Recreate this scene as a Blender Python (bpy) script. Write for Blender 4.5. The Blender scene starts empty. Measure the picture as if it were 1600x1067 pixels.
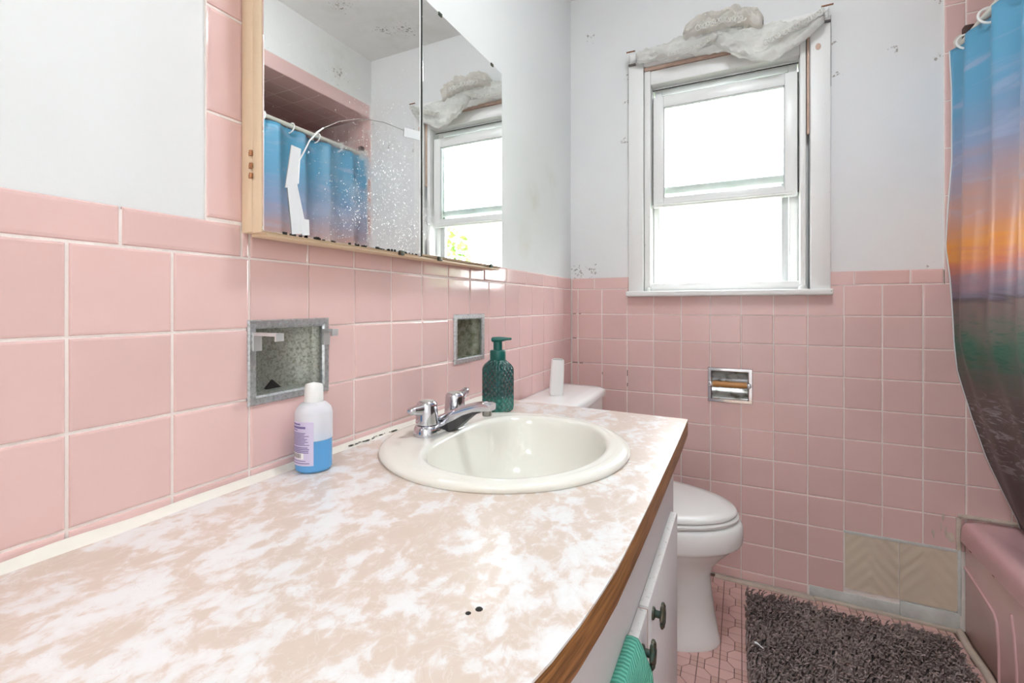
import bpy, bmesh, math, random
from mathutils import Vector, Matrix, noise
random.seed(11)
PI = math.pi
SC = bpy.context.scene
COL = SC.collection

# ------------------------------------------------------------------ camera, world, exposure
cam_d = bpy.data.cameras.new('camera'); cam = bpy.data.objects.new('camera', cam_d); COL.objects.link(cam)
cam.location = (0.690, -2.020, 1.066)
cam.rotation_euler = (PI / 2, 0, 0.4557)
cam_d.sensor_width = 36.0
cam_d.lens = 728.2 / 1600 * 36.0
cam_d.shift_y = -(533.5 - 477.9) / 1600
cam_d.clip_start = 0.02
SC.camera = cam
SC.view_settings.view_transform = 'Standard'
SC.view_settings.look = 'None'
SC.view_settings.gamma = 1.0
SC.view_settings.use_curve_mapping = False
SC.view_settings.exposure = 1.88
SKY_STRENGTH = 4.7
LAMP_STRENGTH = 15.5
HALL_FILL_STRENGTH = 20.0
W = bpy.data.worlds.new('overcast_sky'); SC.world = W; W.use_nodes = True
bg = W.node_tree.nodes['Background']
bg.inputs[0].default_value = (0.93, 0.97, 1.0, 1); bg.inputs[1].default_value = SKY_STRENGTH
SC.cycles.max_bounces = 10; SC.cycles.diffuse_bounces = 6; SC.cycles.glossy_bounces = 6
SC.cycles.transmission_bounces = 8; SC.cycles.transparent_max_bounces = 16
SC.cycles.caustics_reflective = False; SC.cycles.caustics_refractive = False
SC.cycles.sample_clamp_indirect = 6.0

# ------------------------------------------------------------------ node helpers / materials
def nd(nt, typ, props=None, **ins):
    n = nt.nodes.new(typ)
    for k, v in (props or {}).items(): setattr(n, k, v)
    for k, v in ins.items():
        key = int(k[1:]) if k[0] == '_' and k[1:].isdigit() else k.replace('_', ' ')
        if isinstance(v, bpy.types.NodeSocket): nt.links.new(v, n.inputs[key])
        else: n.inputs[key].default_value = v
    return n
def c4(c): return (c[0], c[1], c[2], 1.0)
def srgb(r, g, b):
    f = lambda v: (v / 255 / 12.92) if v / 255 <= .04045 else ((v / 255 + .055) / 1.055) ** 2.4
    return (f(r), f(g), f(b))
def base(name, col=(.8, .8, .8), rough=.5, metal=0., spec=.5):
    m = bpy.data.materials.new(name); m.use_nodes = True; nt = m.node_tree
    b = nt.nodes['Principled BSDF']
    b.inputs['Base Color'].default_value = c4(col); b.inputs['Roughness'].default_value = rough
    b.inputs['Metallic'].default_value = metal; b.inputs['Specular IOR Level'].default_value = spec
    return m, nt, b
def coords(nt, kind='Object'): return nd(nt, 'ShaderNodeTexCoord').outputs[kind]
def noise_n(nt, scale, detail=4, rough=.5, dist=0., vec=None):
    n = nd(nt, 'ShaderNodeTexNoise', Scale=scale, Detail=detail, Roughness=rough, Distortion=dist)
    nt.links.new(vec if vec is not None else coords(nt), n.inputs['Vector'])
    return n.outputs['Fac']
def mapr(nt, v, a, b, c=0., d=1., smooth=True):
    n = nd(nt, 'ShaderNodeMapRange', {'interpolation_type': 'SMOOTHSTEP' if smooth else 'LINEAR'})
    nt.links.new(v, n.inputs[0])
    for i, x in enumerate((a, b, c, d)): n.inputs[i + 1].default_value = x
    return n.outputs[0]
def mathn(nt, op, a, b=0.):
    n = nd(nt, 'ShaderNodeMath', {'operation': op})
    for i, v in enumerate((a, b)):
        if isinstance(v, bpy.types.NodeSocket): nt.links.new(v, n.inputs[i])
        else: n.inputs[i].default_value = v
    return n.outputs[0]
def mixc(nt, fac, a, b):
    n = nd(nt, 'ShaderNodeMix', {'data_type': 'RGBA'})
    for s, v in ((0, fac), (6, a), (7, b)):
        if isinstance(v, bpy.types.NodeSocket): nt.links.new(v, n.inputs[s])
        elif s == 0: n.inputs[0].default_value = v
        else: n.inputs[s].default_value = c4(v)
    return n.outputs[2]
def bump(nt, b, h, strength=.3, dist=.01):
    n = nd(nt, 'ShaderNodeBump', Strength=strength, Distance=dist); nt.links.new(h, n.inputs['Height'])
    nt.links.new(n.outputs[0], b.inputs['Normal'])
def ramp(nt, fac, stops, interp='LINEAR'):
    n = nd(nt, 'ShaderNodeValToRGB'); n.color_ramp.interpolation = interp
    e = n.color_ramp.elements
    while len(e) < len(stops): e.new(.5)
    for i, (p, c) in enumerate(stops): e[i].position = p; e[i].color = c4(c)
    nt.links.new(fac, n.inputs[0]); return n.outputs[0]
def sep(nt, vec):
    n = nd(nt, 'ShaderNodeSeparateXYZ'); nt.links.new(vec, n.inputs[0]); return n.outputs
def near(nt, pts, vec=None):
    """1 at the listed centres falling to 0 at their radius (stains with a place of their own)"""
    vec = vec or coords(nt); out = None
    for x, y, z, r in pts:
        d = nd(nt, 'ShaderNodeVectorMath', {'operation': 'DISTANCE'}); nt.links.new(vec, d.inputs[0]); d.inputs[1].default_value = (x, y, z)
        f = mapr(nt, d.outputs['Value'], 0, r, 1, 0, False)
        out = f if out is None else mathn(nt, 'MAXIMUM', out, f)
    return out

def paint_wall(name, col, marks, stains=()):
    m, nt, b = base(name, col, .6, spec=.3)
    n1 = noise_n(nt, 2.2, 3)
    c = mixc(nt, mapr(nt, n1, .3, .7), tuple(v * .965 for v in col), col)
    if stains:
        s = mathn(nt, 'MULTIPLY', near(nt, stains), mapr(nt, noise_n(nt, 9, 5, .6), .35, .75))
        c = mixc(nt, mathn(nt, 'MULTIPLY', s, .45), c, (.56, .54, .42))
    if marks:
        k = mathn(nt, 'ADD', mathn(nt, 'MULTIPLY', near(nt, marks), .30), noise_n(nt, 75, 4, .6))
        k = mapr(nt, k, .76, .86, 0, .8)
        k = mathn(nt, 'MULTIPLY', k, mapr(nt, near(nt, marks), 0, .15))
        c = mixc(nt, k, c, (.26, .22, .18))
    nt.links.new(c, b.inputs['Base Color'])
    bump(nt, b, noise_n(nt, 38, 4), .06, .01)
    return m
def tile_mat(name, col, rough=.12):
    m, nt, b = base(name, col, rough, spec=.5)
    rnd = nd(nt, 'ShaderNodeObjectInfo').outputs['Random']
    c = mixc(nt, rnd, tuple(v * .95 for v in col), tuple(min(1, v * 1.04) for v in col))
    g = coords(nt)
    c = mixc(nt, mapr(nt, noise_n(nt, 14, 3, vec=g), .3, .75, 0, .25), c, tuple(v * 1.05 for v in col))
    nt.links.new(c, b.inputs['Base Color'])
    bump(nt, b, noise_n(nt, 24, 2, vec=g), .05, .01)
    return m
def plain(name, col, rough=.5, metal=0., spec=.5, nb=None, var=.06, vs=8.):
    m, nt, b = base(name, col, rough, metal, spec)
    c = mixc(nt, noise_n(nt, vs, 3), tuple(v * (1 - var) for v in col), tuple(min(1, v * (1 + var)) for v in col))
    nt.links.new(c, b.inputs['Base Color'])
    if nb: bump(nt, b, noise_n(nt, nb[0], 3), nb[1], .005)
    return m
def grimy(name, col, grime, rough, scale=60, lo=.45, hi=.7, metal=1., amt=1.):
    m, nt, b = base(name, col, rough, metal)
    f = mathn(nt, 'MULTIPLY', mapr(nt, noise_n(nt, scale, 6, .65), lo, hi), amt)
    c = mixc(nt, f, col, grime); nt.links.new(c, b.inputs['Base Color'])
    r = mapr(nt, f, 0, 1, rough, .6, False); nt.links.new(r, b.inputs['Roughness'])
    mm = mapr(nt, f, 0, 1, metal, metal * .35, False); nt.links.new(mm, b.inputs['Metallic'])
    bump(nt, b, noise_n(nt, scale * 3, 4), .12, .003)
    return m
def clear_glass(name, tint=(.97, .99, .98), dirt=0.):
    m = bpy.data.materials.new(name); m.use_nodes = True; nt = m.node_tree; nt.nodes.clear()
    o = nd(nt, 'ShaderNodeOutputMaterial')
    t = nd(nt, 'ShaderNodeBsdfTransparent', Color=c4(tint)); g = nd(nt, 'ShaderNodeBsdfGlossy', Roughness=.02)
    fr = nd(nt, 'ShaderNodeFresnel', IOR=1.45)
    mx = nd(nt, 'ShaderNodeMixShader'); nt.links.new(fr.outputs[0], mx.inputs[0])
    nt.links.new(t.outputs[0], mx.inputs[1]); nt.links.new(g.outputs[0], mx.inputs[2])
    out = mx.outputs[0]
    if dirt:
        d = nd(nt, 'ShaderNodeBsdfDiffuse', Color=c4((.45, .55, .53)))
        f = mapr(nt, noise_n(nt, 6, 4), .4, .8, 0, dirt)
        m2 = nd(nt, 'ShaderNodeMixShader'); nt.links.new(f, m2.inputs[0]); nt.links.new(out, m2.inputs[1]); nt.links.new(d.outputs[0], m2.inputs[2]); out = m2.outputs[0]
    nt.links.new(out, o.inputs[0]); return m
def sheer(name, col, alpha, trans=.4, pattern=None):
    m = bpy.data.materials.new(name); m.use_nodes = True; nt = m.node_tree; nt.nodes.clear()
    o = nd(nt, 'ShaderNodeOutputMaterial')
    n1 = mixc(nt, mapr(nt, noise_n(nt, 16, 4), .4, .7), tuple(v * .9 for v in col), col)
    d = nd(nt, 'ShaderNodeBsdfDiffuse', Color=n1); tl = nd(nt, 'ShaderNodeBsdfTranslucent', Color=n1)
    a = nd(nt, 'ShaderNodeMixShader', _0=trans); nt.links.new(d.outputs[0], a.inputs[1]); nt.links.new(tl.outputs[0], a.inputs[2])
    tr = nd(nt, 'ShaderNodeBsdfTransparent')
    mx = nd(nt, 'ShaderNodeMixShader', _0=alpha); nt.links.new(tr.outputs[0], mx.inputs[1]); nt.links.new(a.outputs[0], mx.inputs[2])
    if pattern:
        v = nd(nt, 'ShaderNodeTexVoronoi', Scale=pattern); nt.links.new(coords(nt), v.inputs['Vector'])
        nt.links.new(mapr(nt, v.outputs['Distance'], .25, .4, alpha * .55, min(1, alpha * 1.15)), mx.inputs[0])
    nt.links.new(mx.outputs[0], o.inputs[0]); return m

PINK = (.715, .49, .465)
M = {}
M['wall_left'] = paint_wall('white_paint_left', (.745, .76, .76), [], [(0, -.42, 1.47, .09), (0, -.26, 1.55, .12), (0, -.5, 1.30, .08)])
M['wall_back'] = paint_wall('white_paint_back', (.765, .77, .775),
    [(.03, 0, 1.21, .09), (.10, 0, 1.22, .07), (.245, 0, 1.78, .05), (.252, 0, 1.95, .05), (.252, 0, 2.05, .05), (.09, 0, 2.27, .06), (.99, 0, 2.02, .045),
     (.99, 0, 1.9, .04), (1.285, 0, 1.9, .05), (1.29, 0, 2.1, .05), (1.17, 0, 1.95, .035), (1.25, 0, 1.2, .04)])
M['wall_other'] = paint_wall('white_paint_other', (.80, .80, .79), [(1.30, -.23, 2.27, .12)], [(1.3, -.23, 2.3, .2)])
M['ceiling'] = paint_wall('white_ceiling', (.84, .84, .83), [(.93, -.16, 2.45, .13), (1.03, -.2, 2.45, .10), (1.08, -.44, 2.45, .12)], [(.95, -.17, 2.45, .35), (1.08, -.44, 2.45, .2)])
M['tile'] = tile_mat('pink_ceramic_tile', PINK)
M['cap'] = tile_mat('pink_ceramic_cap', tuple(v * 1.01 for v in PINK))
M['grout'] = plain('cream_grout', (.82, .75, .71), .8, nb=(200, .2), var=.12, vs=30)
M['grout_floor'] = plain('brown_floor_grout', (.16, .10, .08), .9, var=.3, vs=25)
M['mosaic'] = tile_mat('pink_floor_mosaic', (.66, .42, .385), .3)
M['mosaic2'] = tile_mat('tan_floor_mosaic', (.60, .38, .33), .35)
M['beige_tile'] = plain('beige_relief_tile', (.62, .53, .42), .4, nb=(40, .1), var=.1)
M['cement'] = plain('grey_cement', (.56, .57, .55), .85, nb=(90, .3), var=.3, vs=18)
M['caulk'] = plain('cream_caulk', (.76, .73, .66), .6, nb=(60, .2), var=.08, vs=40)
M['caulk_old'] = plain('old_caulk', (.56, .48, .40), .75, nb=(70, .4), var=.25, vs=30)
M['mould'] = plain('grey_mould', (.20, .18, .16), .9, var=.5, vs=60)
M['black'] = plain('black_marks_and_gap_shade', (.02, .018, .015), .9)
M['white_trim'] = grimy('white_trim_paint', (.80, .80, .79), (.30, .26, .23), .4, 60, .655, .73, 0., .7)
M['vinyl'] = plain('white_vinyl', (.82, .83, .82), .3, var=.02)
M['track'] = plain('grey_track', (.55, .57, .57), .4)
M['bare_wood'] = plain('bare_pink_wood', (.58, .42, .34), .8, var=.3, vs=30)
M['rusty'] = plain('rusty_metal', (.23, .09, .04), .7, .3, var=.5, vs=90)
M['glass'] = clear_glass('window_glass', dirt=.22)
M['glass2'] = clear_glass('storm_glass')
M['lace'] = sheer('cream_lace', (.93, .93, .90), .82, .3)
M['lace_puff'] = sheer('beige_lace', (.93, .905, .85), .70, .35)  # lace of the puff, more beige and more see-through than the rest
M['lace_trim'] = sheer('lace_trim', (.88, .87, .83), .95, .3)
M['chrome'] = plain('chrome', (.60, .60, .64), .10, 1., var=.04)
M['chrome_dark'] = plain('dull_chrome', (.34, .33, .31), .35, 1., var=.3, vs=60)
M['hollow'] = plain('dark_hollow_shade', (.07, .068, .07), .5, .4)
M['cap_grey'] = plain('grey_cap', (.55, .55, .52), .4, .6)
M['tarnish'] = grimy('tarnished_chrome', (.56, .58, .60), (.30, .33, .33), .32, 160, .42, .72)
M['prong'] = plain('pale_metal', (.66, .67, .68), .3, .55, var=.15, vs=90)
M['grime'] = grimy('grimy_recess', (.40, .41, .37), (.20, .21, .16), .35, 220, .40, .70, .5)
M['niche'] = grimy('green_recess', (.34, .35, .28), (.12, .13, .07), .3, 70, .35, .7, .5)
M['tp_recess'] = grimy('dull_recess', (.55, .56, .55), (.14, .12, .07), .3, 30, .45, .75, .8)
M['roller'] = plain('wood_roller', (.50, .24, .075), .45, var=.25, vs=40)
M['cream_paint'] = plain('cream_cabinet_paint', (.74, .58, .40), .5, nb=(80, .1), var=.05, vs=20)
M['tape'] = plain('white_tape', (.66, .67, .68), .4, var=.05, vs=60)
M['hinge'] = plain('copper_hinge', (.42, .19, .09), .5, .5, var=.4, vs=200)
M['white_plastic'] = plain('white_plastic', (.84, .84, .83), .35, var=.02)
M['grey_plastic'] = plain('grey_plastic', (.45, .48, .47), .4)
M['china'] = plain('white_china', (.80, .80, .79), .12, var=.015)
M['seat'] = plain('white_seat', (.75, .745, .73), .25, var=.015)
M['sink'] = plain('bone_china', (.765, .75, .685), .10, var=.015)
M['rug_base'] = plain('rug_backing', (.05, .04, .04), .95)
M['tub'] = plain('pink_enamel', (.68, .42, .435), .12, var=.03)
M['apron'] = plain('pink_enamel_apron', (.80, .56, .54), .18, var=.05)
M['cabinet'] = plain('white_cabinet_paint', (.73, .72, .735), .5, nb=(60, .06), var=.02)
M['door_edge'] = grimy('scuffed_white_edge', (.82, .82, .81), (.45, .44, .42), .5, 120, .55, .7, 0., .7)
M['knob'] = grimy('dark_bronze', (.10, .085, .06), (.03, .06, .05), .35, 80, .4, .6, .8)
M['soil'] = plain('lawn', (.10, .16, .05), .9, var=.3)
M['siding'] = plain('pale_siding', (.80, .78, .72), .7, var=.02)
M['siding2'] = plain('beige_trim', (.66, .54, .40), .7, var=.05)
M['roof'] = plain('grey_roof', (.34, .38, .42), .8, var=.1)
M['bark'] = plain('bark', (.12, .085, .06), .9, var=.3)
M['leaf'] = plain('leaf', (.17, .30, .05), .6, var=.4, vs=2)
M['rod'] = plain('cream_rod', (.74, .72, .65), .3, .1)
M['ring'] = plain('white_ring', (.85, .85, .83), .3)
M['brown'] = plain('brown_bracket', (.07, .035, .03), .5, .2)
M['swab'] = plain('white_paper', (.85, .86, .88), .7)
M['hall_floor'] = plain('brown_hall_floor', (.30, .19, .11), .4, var=.2)
M['door_paint'] = plain('white_door_paint', (.78, .78, .77), .45)

def mk_wood_edge():
    m, nt, b = base('stained_wood_edge', (.3, .14, .05), .45)
    mp = nd(nt, 'ShaderNodeMapping', Scale=(8, 3, 60)); nt.links.new(coords(nt), mp.inputs[0])
    n = noise_n(nt, 3.5, 5, .6, .6, mp.outputs[0])
    c = ramp(nt, n, [(.25, (.085, .033, .010)), (.5, (.25, .105, .032)), (.75, (.40, .185, .06))])
    nt.links.new(c, b.inputs['Base Color']); bump(nt, b, n, .2, .003); return m
M['wood_edge'] = mk_wood_edge()
def mk_laminate():
    m, nt, b = base('marbled_laminate', (.8, .7, .6), .28)
    g = coords(nt)
    mp = nd(nt, 'ShaderNodeMapping', Rotation=(0, 0, .5), Scale=(1.0, .75, 1)); nt.links.new(g, mp.inputs[0]); v = mp.outputs[0]
    big = noise_n(nt, 7, 3, .5, .3, v); mid = noise_n(nt, 24, 6, .6, .5, v); fine = noise_n(nt, 62, 5, .6, .5, v); vein = noise_n(nt, 26, 5, .55, 1.2, v)
    mixv = mathn(nt, 'ADD', mathn(nt, 'ADD', mathn(nt, 'MULTIPLY', big, .16), mathn(nt, 'MULTIPLY', mid, .55)), mathn(nt, 'MULTIPLY', fine, .29))
    c = ramp(nt, mixv, [(.38, (.60, .50, .425)), (.475, (.625, .52, .45)), (.503, (.665, .58, .53)), (.530, (.715, .68, .66)), (.58, (.74, .735, .73))])
    w = mapr(nt, mathn(nt, 'ABSOLUTE', mathn(nt, 'SUBTRACT', vein, .5)), 0, .02, .35, 0)
    c = mixc(nt, w, c, (.72, .69, .665))
    w2 = mapr(nt, mathn(nt, 'ABSOLUTE', mathn(nt, 'SUBTRACT', vein, .57)), 0, .012, .28, 0)
    c = mixc(nt, w2, c, (.56, .41, .35))
    nt.links.new(c, b.inputs['Base Color']); bump(nt, b, noise_n(nt, 120, 3), .03, .002); return m
M['laminate'] = mk_laminate()
def mk_mirror(name, pts):
    m, nt, b = base(name, (.93, .945, .935), .015, 1.)
    g = coords(nt)
    sp = mathn(nt, 'ADD', mathn(nt, 'MAXIMUM', noise_n(nt, 330, 1, .5, 0, g), mathn(nt, 'ADD', noise_n(nt, 130, 1, .5, 0, g), -.035)), mathn(nt, 'MULTIPLY', near(nt, pts, g), .13))
    f = mapr(nt, sp, .765, .815, 0, .75)
    f2 = mathn(nt, 'MULTIPLY', mapr(nt, near(nt, pts, g), .1, .8, 0, .16), mapr(nt, noise_n(nt, 25, 5, .7, 0, g), .35, .65))
    f = mathn(nt, 'MAXIMUM', f, f2)
    nt.links.new(mixc(nt, f, (.93, .945, .935), (.85, .87, .88)), b.inputs['Base Color'])
    nt.links.new(mapr(nt, f, 0, 1, 1, .1, False), b.inputs['Metallic']); nt.links.new(mapr(nt, f, 0, 1, .012, .5, False), b.inputs['Roughness'])
    return m
M['mirror'] = mk_mirror('spattered_mirror', [(.05, -1.24, 1.22, .17), (.05, -1.30, 1.33, .2), (.05, -1.36, 1.24, .18), (.05, -1.19, 1.25, .1)])
M['mirror2'] = mk_mirror('clear_mirror', [(.05, -1.17, 1.25, .09)])
def mk_curtain():
    m, nt, b = base('printed_curtain', (.5, .5, .5), .38, spec=.4)
    g = coords(nt)
    mp = nd(nt, 'ShaderNodeMapping', Scale=(2, 2.2, 11)); nt.links.new(g, mp.inputs[0])
    wob = noise_n(nt, 1.6, 4, .55, .8, mp.outputs[0])
    z = mathn(nt, 'ADD', sep(nt, g)[2], mathn(nt, 'MULTIPLY', mathn(nt, 'SUBTRACT', wob, .5), .16))
    t = mapr(nt, z, .2, 1.95, 0, 1, False)
    P = lambda zz: (zz - .2) / 1.75
    c = ramp(nt, t, [(0, srgb(74, 62, 60)), (P(.60), srgb(84, 72, 70)), (P(.80), srgb(102, 90, 86)), (P(.88), srgb(92, 96, 88)), (P(.93), srgb(58, 104, 86)), (P(1.0), srgb(110, 104, 96)), (P(1.075), srgb(120, 100, 96)),
        (P(1.09), srgb(80, 68, 72)), (P(1.10), srgb(112, 104, 122)), (P(1.15), srgb(152, 118, 128)), (P(1.19), srgb(206, 122, 96)), (P(1.24), srgb(226, 148, 62)), (P(1.31), srgb(204, 146, 120)), (P(1.42), srgb(182, 150, 148)), (P(1.55), srgb(142, 156, 188)), (P(1.72), srgb(96, 160, 196)), (1, srgb(84, 158, 192))])
    mp2 = nd(nt, 'ShaderNodeMapping', Rotation=(.35, 0, 0), Scale=(2, 3, 10)); nt.links.new(g, mp2.inputs[0])
    cl = mapr(nt, noise_n(nt, 2.2, 5, .55, .6, mp2.outputs[0]), .50, .72, 0, .55)
    up = mapr(nt, sep(nt, g)[2], 1.25, 1.5)
    c = mixc(nt, mathn(nt, 'MULTIPLY', cl, up), c, srgb(168, 178, 206))
    mp3 = nd(nt, 'ShaderNodeMapping', Rotation=(-.25, 0, 0), Scale=(4, 6, 26)); nt.links.new(g, mp3.inputs[0])
    wv = noise_n(nt, 2.6, 5, .6, 1.5, mp3.outputs[0])
    lowm = mathn(nt, 'MULTIPLY', mapr(nt, sep(nt, g)[2], .52, .62), mapr(nt, sep(nt, g)[2], .84, .74))
    c = mixc(nt, mathn(nt, 'MULTIPLY', mapr(nt, wv, .52, .64, 0, .8), lowm), c, srgb(172, 168, 172))
    grm = mathn(nt, 'MULTIPLY', mapr(nt, sep(nt, g)[2], .80, .90), mapr(nt, sep(nt, g)[2], 1.07, .98))
    c = mixc(nt, mathn(nt, 'MULTIPLY', mapr(nt, wv, .5, .62, 0, .8), grm), c, srgb(44, 92, 74))
    c = mixc(nt, .10, c, (.12, .12, .13))
    nt.links.new(c, b.inputs['Base Color'])
    return m
M['curtain'] = mk_curtain()
M['hem'] = plain('white_hem', (.75, .77, .78), .5)
def mk_soap():
    m, nt, b = base('teal_glass', srgb(20, 84, 78), .12, spec=.6)
    b.inputs['Transmission Weight'].default_value = .12
    g = coords(nt); z = sep(nt, g)
    c = ramp(nt, mapr(nt, z[2], 0, .13, 0, 1, False), [(0, srgb(40, 128, 116)), (.28, srgb(38, 122, 112)), (.36, srgb(22, 74, 74)), (1, srgb(26, 84, 80))])
    nt.links.new(c, b.inputs['Base Color'])
    n = nd(nt, 'ShaderNodeMath', {'operation': 'ARCTAN2'}); nt.links.new(z[1], n.inputs[0]); nt.links.new(z[0], n.inputs[1])
    ang = mathn(nt, 'MULTIPLY', n.outputs[0], 8.0); zz = mathn(nt, 'MULTIPLY', z[2], 200.)
    h = mathn(nt, 'ABSOLUTE', mathn(nt, 'MULTIPLY', mathn(nt, 'SINE', mathn(nt, 'ADD', ang, zz)), mathn(nt, 'SINE', mathn(nt, 'SUBTRACT', ang, zz))))
    bump(nt, b, h, .8, .003); c2 = mixc(nt, mapr(nt, h, 0, .35, .42, 0), c, srgb(8, 40, 42)); nt.links.new(c2, b.inputs['Base Color']); return m
M['teal'] = mk_soap()
M['teal_pump'] = plain('teal_plastic', srgb(14, 92, 84), .3, var=.05)
def mk_frost():
    m, nt, b = base('frosted_plastic', (.84, .86, .90), .3)
    nt.links.new(mapr(nt, sep(nt, coords(nt))[2], .0525, .0535, .10, .60), b.inputs['Alpha']); return m
M['frost'] = mk_frost()
M['liquid'] = plain('blue_liquid', srgb(40, 150, 215), .2, var=.04)
M['label'] = plain('lilac_label', srgb(200, 192, 218), .5, var=.03)
M['ink'] = plain('purple_ink', srgb(110, 98, 150), .6)
M['ink_dark'] = plain('dark_ink', srgb(60, 48, 60), .6)
M['barcode'] = plain('white_patch', (.8, .8, .8), .5)
def mk_towel():
    m, nt, b = base('mint_towel', srgb(98, 186, 164), .95)
    z = sep(nt, coords(nt))
    a = mathn(nt, 'SINE', mathn(nt, 'MULTIPLY', mathn(nt, 'ADD', mathn(nt, 'MULTIPLY', z[1], 1.), mathn(nt, 'MULTIPLY', z[2], -.55)), 900))
    nt.links.new(mixc(nt, mapr(nt, a, -1, 1, 0, 1), srgb(78, 164, 142), srgb(116, 202, 180)), b.inputs['Base Color'])
    bump(nt, b, a, .5, .002); return m
M['towel'] = mk_towel()
def mk_rug():
    m, nt, b = base('grey_brown_chenille', (.1, .08, .08), .95, spec=.1)
    n = noise_n(nt, 45, 3)
    nt.links.new(mixc(nt, mapr(nt, n, .3, .7), (.20, .155, .145), (.37, .295, .28)), b.inputs['Base Color']); return m
M['rug'] = mk_rug()
def mk_lamp(name, st):
    m, nt, b = base(name, (.9, .9, .88), .4)
    b.inputs['Emission Color'].default_value = (.95, 1.0, 1.03, 1); b.inputs['Emission Strength'].default_value = st; return m
M['lamp'] = mk_lamp('lit_lamp_glass', LAMP_STRENGTH); M['hall_fill'] = mk_lamp('lit_hall_fill_glass', HALL_FILL_STRENGTH)

# ------------------------------------------------------------------ mesh helpers
class MB:
    def __init__(s): s.v = []; s.f = []
    def quadgrid(s, rows, closed=False):
        n0 = len(s.v); w = len(rows[0])
        for r in rows: s.v += [tuple(p) for p in r]
        for i in range(len(rows) - 1):
            for j in range(w if closed else w - 1):
                a = n0 + i * w + j; b = n0 + i * w + (j + 1) % w
                s.f.append((a, b, b + w, a + w))
        return n0
    def loft(s, rings, cap0=True, cap1=True):
        w = len(rings[0]); n0 = s.quadgrid(rings, True)
        if cap0: s.f.append(tuple(n0 + j for j in reversed(range(w))))
        if cap1: s.f.append(tuple(n0 + (len(rings) - 1) * w + j for j in range(w)))
    def box(s, lo, hi):
        (a, b, c), (d, e, f) = lo, hi; n = len(s.v)
        s.v += [(a, b, c), (d, b, c), (d, e, c), (a, e, c), (a, b, f), (d, b, f), (d, e, f), (a, e, f)]
        s.f += [tuple(n + i for i in q) for q in ((3, 2, 1, 0), (4, 5, 6, 7), (0, 1, 5, 4), (1, 2, 6, 5), (2, 3, 7, 6), (3, 0, 4, 7))]
    def tube(s, pts, r, n=8, closed=False, cap=True):
        pts = [Vector(p) for p in pts]; rings = []; up = Vector((0, 0, 1)); L = len(pts); prev = None
        for i, p in enumerate(pts):
            t = (pts[(i + 1) % L] - pts[i - 1]) if closed else (pts[min(i + 1, L - 1)] - pts[max(i - 1, 0)])
            t.normalize()
            if prev is None:
                u = t.cross(up)
                if u.length < .1: u = t.cross(Vector((1, 0, 0)))
            else: u = prev - t * prev.dot(t)
            u.normalize(); prev = u; w = t.cross(u)
            rr = r[i] if isinstance(r, (list, tuple)) else r
            rings.append([p + (u * math.cos(2 * PI * k / n) + w * math.sin(2 * PI * k / n)) * rr for k in range(n)])
        if closed: rings.append(rings[0])
        s.loft(rings, cap and not closed, cap and not closed)
    def lathe(s, prof, c=(0, 0, 0), n=24, sy=1.):
        s.loft([[(c[0] + r * math.cos(2 * PI * k / n), c[1] + sy * r * math.sin(2 * PI * k / n), c[2] + z) for k in range(n)] for r, z in prof])
    def build(s, name, mat, parent=None, smooth=None, loc=None, fix=True):
        me = bpy.data.meshes.new(name); me.from_pydata([tuple(p) for p in s.v], [], s.f)
        if fix:
            bm = bmesh.new(); bm.from_mesh(me); bmesh.ops.recalc_face_normals(bm, faces=bm.faces); bm.to_mesh(me); bm.free()
        return link(name, me, mat, parent, smooth, loc)
def link(name, me, mat, parent=None, smooth=None, loc=None):
    me.materials.clear(); me.materials.append(M[mat] if isinstance(mat, str) else mat)
    if smooth is not None:
        me.polygons.foreach_set('use_smooth', [True] * len(me.polygons))
        try: me.set_sharp_from_angle(angle=math.radians(smooth))
        except Exception: pass
    me.update()
    o = bpy.data.objects.new(name, me); COL.objects.link(o)
    if loc is not None: o.location = loc
    if parent is not None:
        o.parent = parent
        if loc is None: o.location = -world_loc(parent)
    return o
def world_loc(o):
    v = Vector((0, 0, 0))
    while o is not None: v += o.location; o = o.parent
    return v
def rbox(name, lo, hi, mat, parent=None, bev=.003, seg=2):
    bm = bmesh.new(); bmesh.ops.create_cube(bm, size=1)
    for v in bm.verts: v.co = Vector([lo[i] + (v.co[i] + .5) * (hi[i] - lo[i]) for i in range(3)])
    if bev > 0: bmesh.ops.bevel(bm, geom=bm.edges[:], offset=bev, segments=seg, profile=.5, affect='EDGES', clamp_overlap=True)
    me = bpy.data.meshes.new(name); bm.to_mesh(me); bm.free()
    return link(name, me, mat, parent, 40 if bev > 0 else None)
def tag(o, label=None, cat=None, group=None, kind=None):
    for k, v in (('label', label), ('category', cat), ('group', group), ('kind', kind)):
        if v: o[k] = v
    return o
def thing(name, loc, label, cat, group=None):
    o = bpy.data.objects.new(name, None); COL.objects.link(o); o.location = loc; o.empty_display_size = .05
    return tag(o, label, cat, group)
def rr(cx, cy, hx, hy, r, z, n=8):
    """rounded-rectangle ring in the XY plane"""
    out = []
    for qx, qy, a0 in ((1, 1, 0), (-1, 1, PI / 2), (-1, -1, PI), (1, -1, 3 * PI / 2)):
        for k in range(n + 1):
            a = a0 + PI / 2 * k / n
            out.append((cx + qx * (hx - r) + r * math.cos(a), cy + qy * (hy - r) + r * math.sin(a), z))
    return out
def slab_cells(u0, u1, v0, v1, holes):
    us = sorted({u0, u1, *[h[0] for h in holes], *[h[2] for h in holes]}); vs = sorted({v0, v1, *[h[1] for h in holes], *[h[3] for h in holes]})
    us = [u for u in us if u0 <= u <= u1]; vs = [v for v in vs if v0 <= v <= v1]
    for a, b in zip(us, us[1:]):
        for c, d in zip(vs, vs[1:]):
            mu, mv = (a + b) / 2, (c + d) / 2
            if not any(h[0] < mu < h[2] and h[1] < mv < h[3] for h in holes): yield a, c, b, d
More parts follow.
